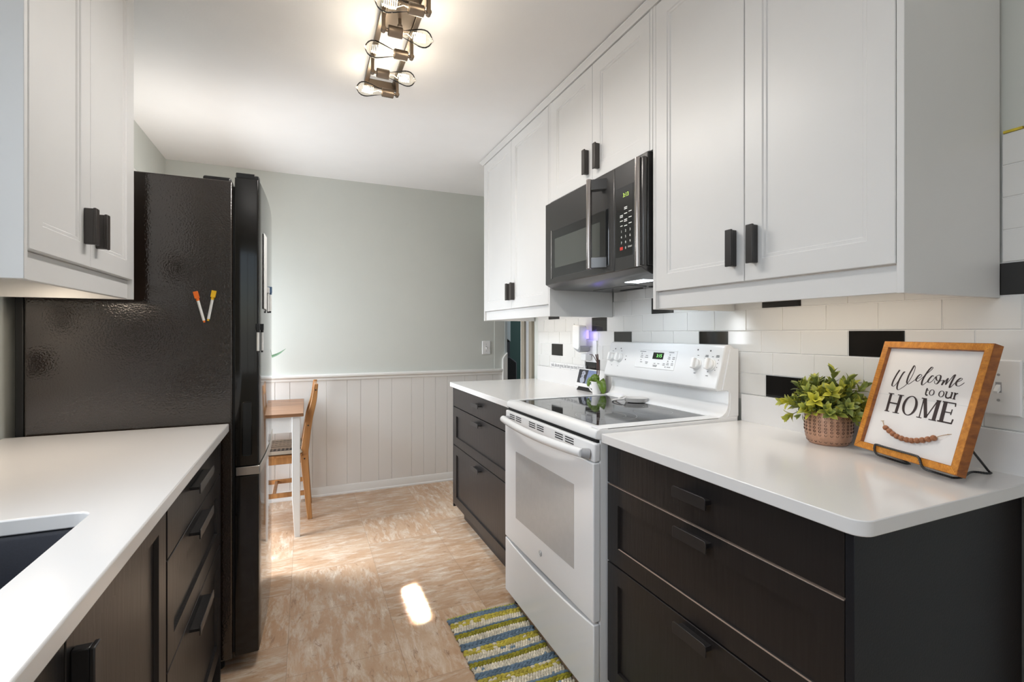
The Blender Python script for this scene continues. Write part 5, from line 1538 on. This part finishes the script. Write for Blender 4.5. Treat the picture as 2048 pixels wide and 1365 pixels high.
b = MB(); b.prism([(-0.030, 1.153), (0.020, 1.137), (0.036, 1.146), (0.040, 1.172), (0.035, 1.176), (0.032, 1.165), (0.020, 1.152), (-0.034, 1.162)], lambda u, v, w: (ax_ + w, ay_ - u, v), -0.024, 0.040)
obj('base_shell', b, M['greyplastic'], r, 0.003)
b = MB(); b.box(ax_ + 0.022, ax_ + 0.030, ay_ - 0.045, ay_ - 0.020, 1.215, 1.265); obj('night_light', b, M['nightlight'], r, 0.002)
b = MB(); b.tube([(ax_ - 0.02, ay_ + 0.034, 1.297), (ax_ - 0.025, ay_ + 0.030, 1.302), (ax_ - 0.026, ay_ + 0.024, 1.297)], 0.002, 6); obj('top_tab', b, M['greyplastic'], r)
nl = bpy.data.lights.new('night_light_glow', 'POINT'); nl.energy = 0.05; nl.color = (0.30, 0.22, 1.0); nl.shadow_soft_size = 0.02
no = bpy.data.objects.new('night_light_glow', nl); no.location = (ax_ + 0.030, ay_ - 0.062, 1.235); col.objects.link(no)
r = root('charger_plug', (1.49, 2.41, 1.10), 'white charger plug and cord in the outlet below the air freshener', 'charger')
b = MB(); b.box(1.474, 1.5155, 2.375, 2.425, 1.090, 1.130); obj('plug_body', b, M['whiteplastic'], r, 0.004)
b = MB(); b.tube(catmull([(1.486, 2.405, 1.092), (1.484, 2.400, 1.07), (1.486, 2.392, 1.04), (1.494, 2.385, 1.026)], 6), 0.0022, 8); obj('cord', b, M['whiteplastic'], r)

# switches
def switch(label, fn, u, v, hw, hh, m):
    c = fn(u, v, 0)
    r = root('light_switch', c, label, 'light switch')
    b = MB(); b.rings(fn, u - hw, u + hw, v - hh, v + hh, [(0, 0), (0, 0.003), (0.003, 0.006)]); obj('plate', b, m, r)
    b = MB(); b.rings(fn, u - 0.0055, u + 0.0055, v - 0.0125, v + 0.0125, [(0, 0.006), (0, 0.0066)], back=False); obj('slot', b, M['greyplastic'], r)
    b = MB(); b.prism([(0.006, -0.007), (0.020, -0.014), (0.022, -0.008), (0.0065, 0.007)], lambda a, c_, w: fn(u + w, v + c_, a), -0.0042, 0.0042); obj('toggle', b, m, r, 0.0008)
    b = MB()
    for dv in (0.030, -0.030):
        b.prism([(u + 0.003 * math.cos(2 * math.pi * k / 10), v + dv + 0.003 * math.sin(2 * math.pi * k / 10)) for k in range(10)], fn, 0.006, 0.0068)
    obj('screws', b, M['greyplastic'], r)
switch('white light switch on the tiled wall behind the framed sign', face_negx(TX), -0.600, 1.120, 0.040, 0.066, M['whiteplastic'])
switch('white light switch on the far sage wall above the chair rail', face_negy(WALL_FAR), 1.453, 1.120, 0.038, 0.058, M['whiteplastic'])

# ------------------------------------------------------------------ things glimpsed through the doorway
r = root('armchair', (2.22, 5.3, 0), 'dark grey high-backed armchair glimpsed through the doorway', 'armchair')
b = MB(); b.prism([(1.95, 0.40), (2.335, 0.40), (2.335, 0.897), (2.242, 0.964), (1.95, 0.97)], lambda u, v, w: (u, w, v), 5.30, 5.42); obj('backrest', b, M['charcoal'], r, 0.015)
b = MB(); b.box(1.95, 2.50, 5.30, 5.90, 0.16, 0.42); obj('seat', b, M['charcoal'], r, 0.03)
for x in (1.99, 2.46):
    for y in (5.33, 5.86):
        b = MB(); b.cyl((x, y, 0), (x, y, 0.165), 0.018); obj('leg', b, M['blackplastic'], r)
r = root('wall_cupboard', (2.2, 6.15, 0.9), 'dark charcoal cupboard with pale upper panel glimpsed through the doorway', 'cupboard')
b = MB(); b.box(1.72, 2.565, 6.06, 6.27, 0.0, 1.55); obj('lower_case', b, M['charcoal'], r, 0.004)
b = MB(); b.prism([(1.72, 1.55), (2.08, 1.51), (2.555, 1.128), (2.555, 2.20), (1.72, 2.20)], lambda u, v, w: (u, w, v), 6.02, 6.06); obj('upper_panel', b, M['palegrey'], r, 0.004)
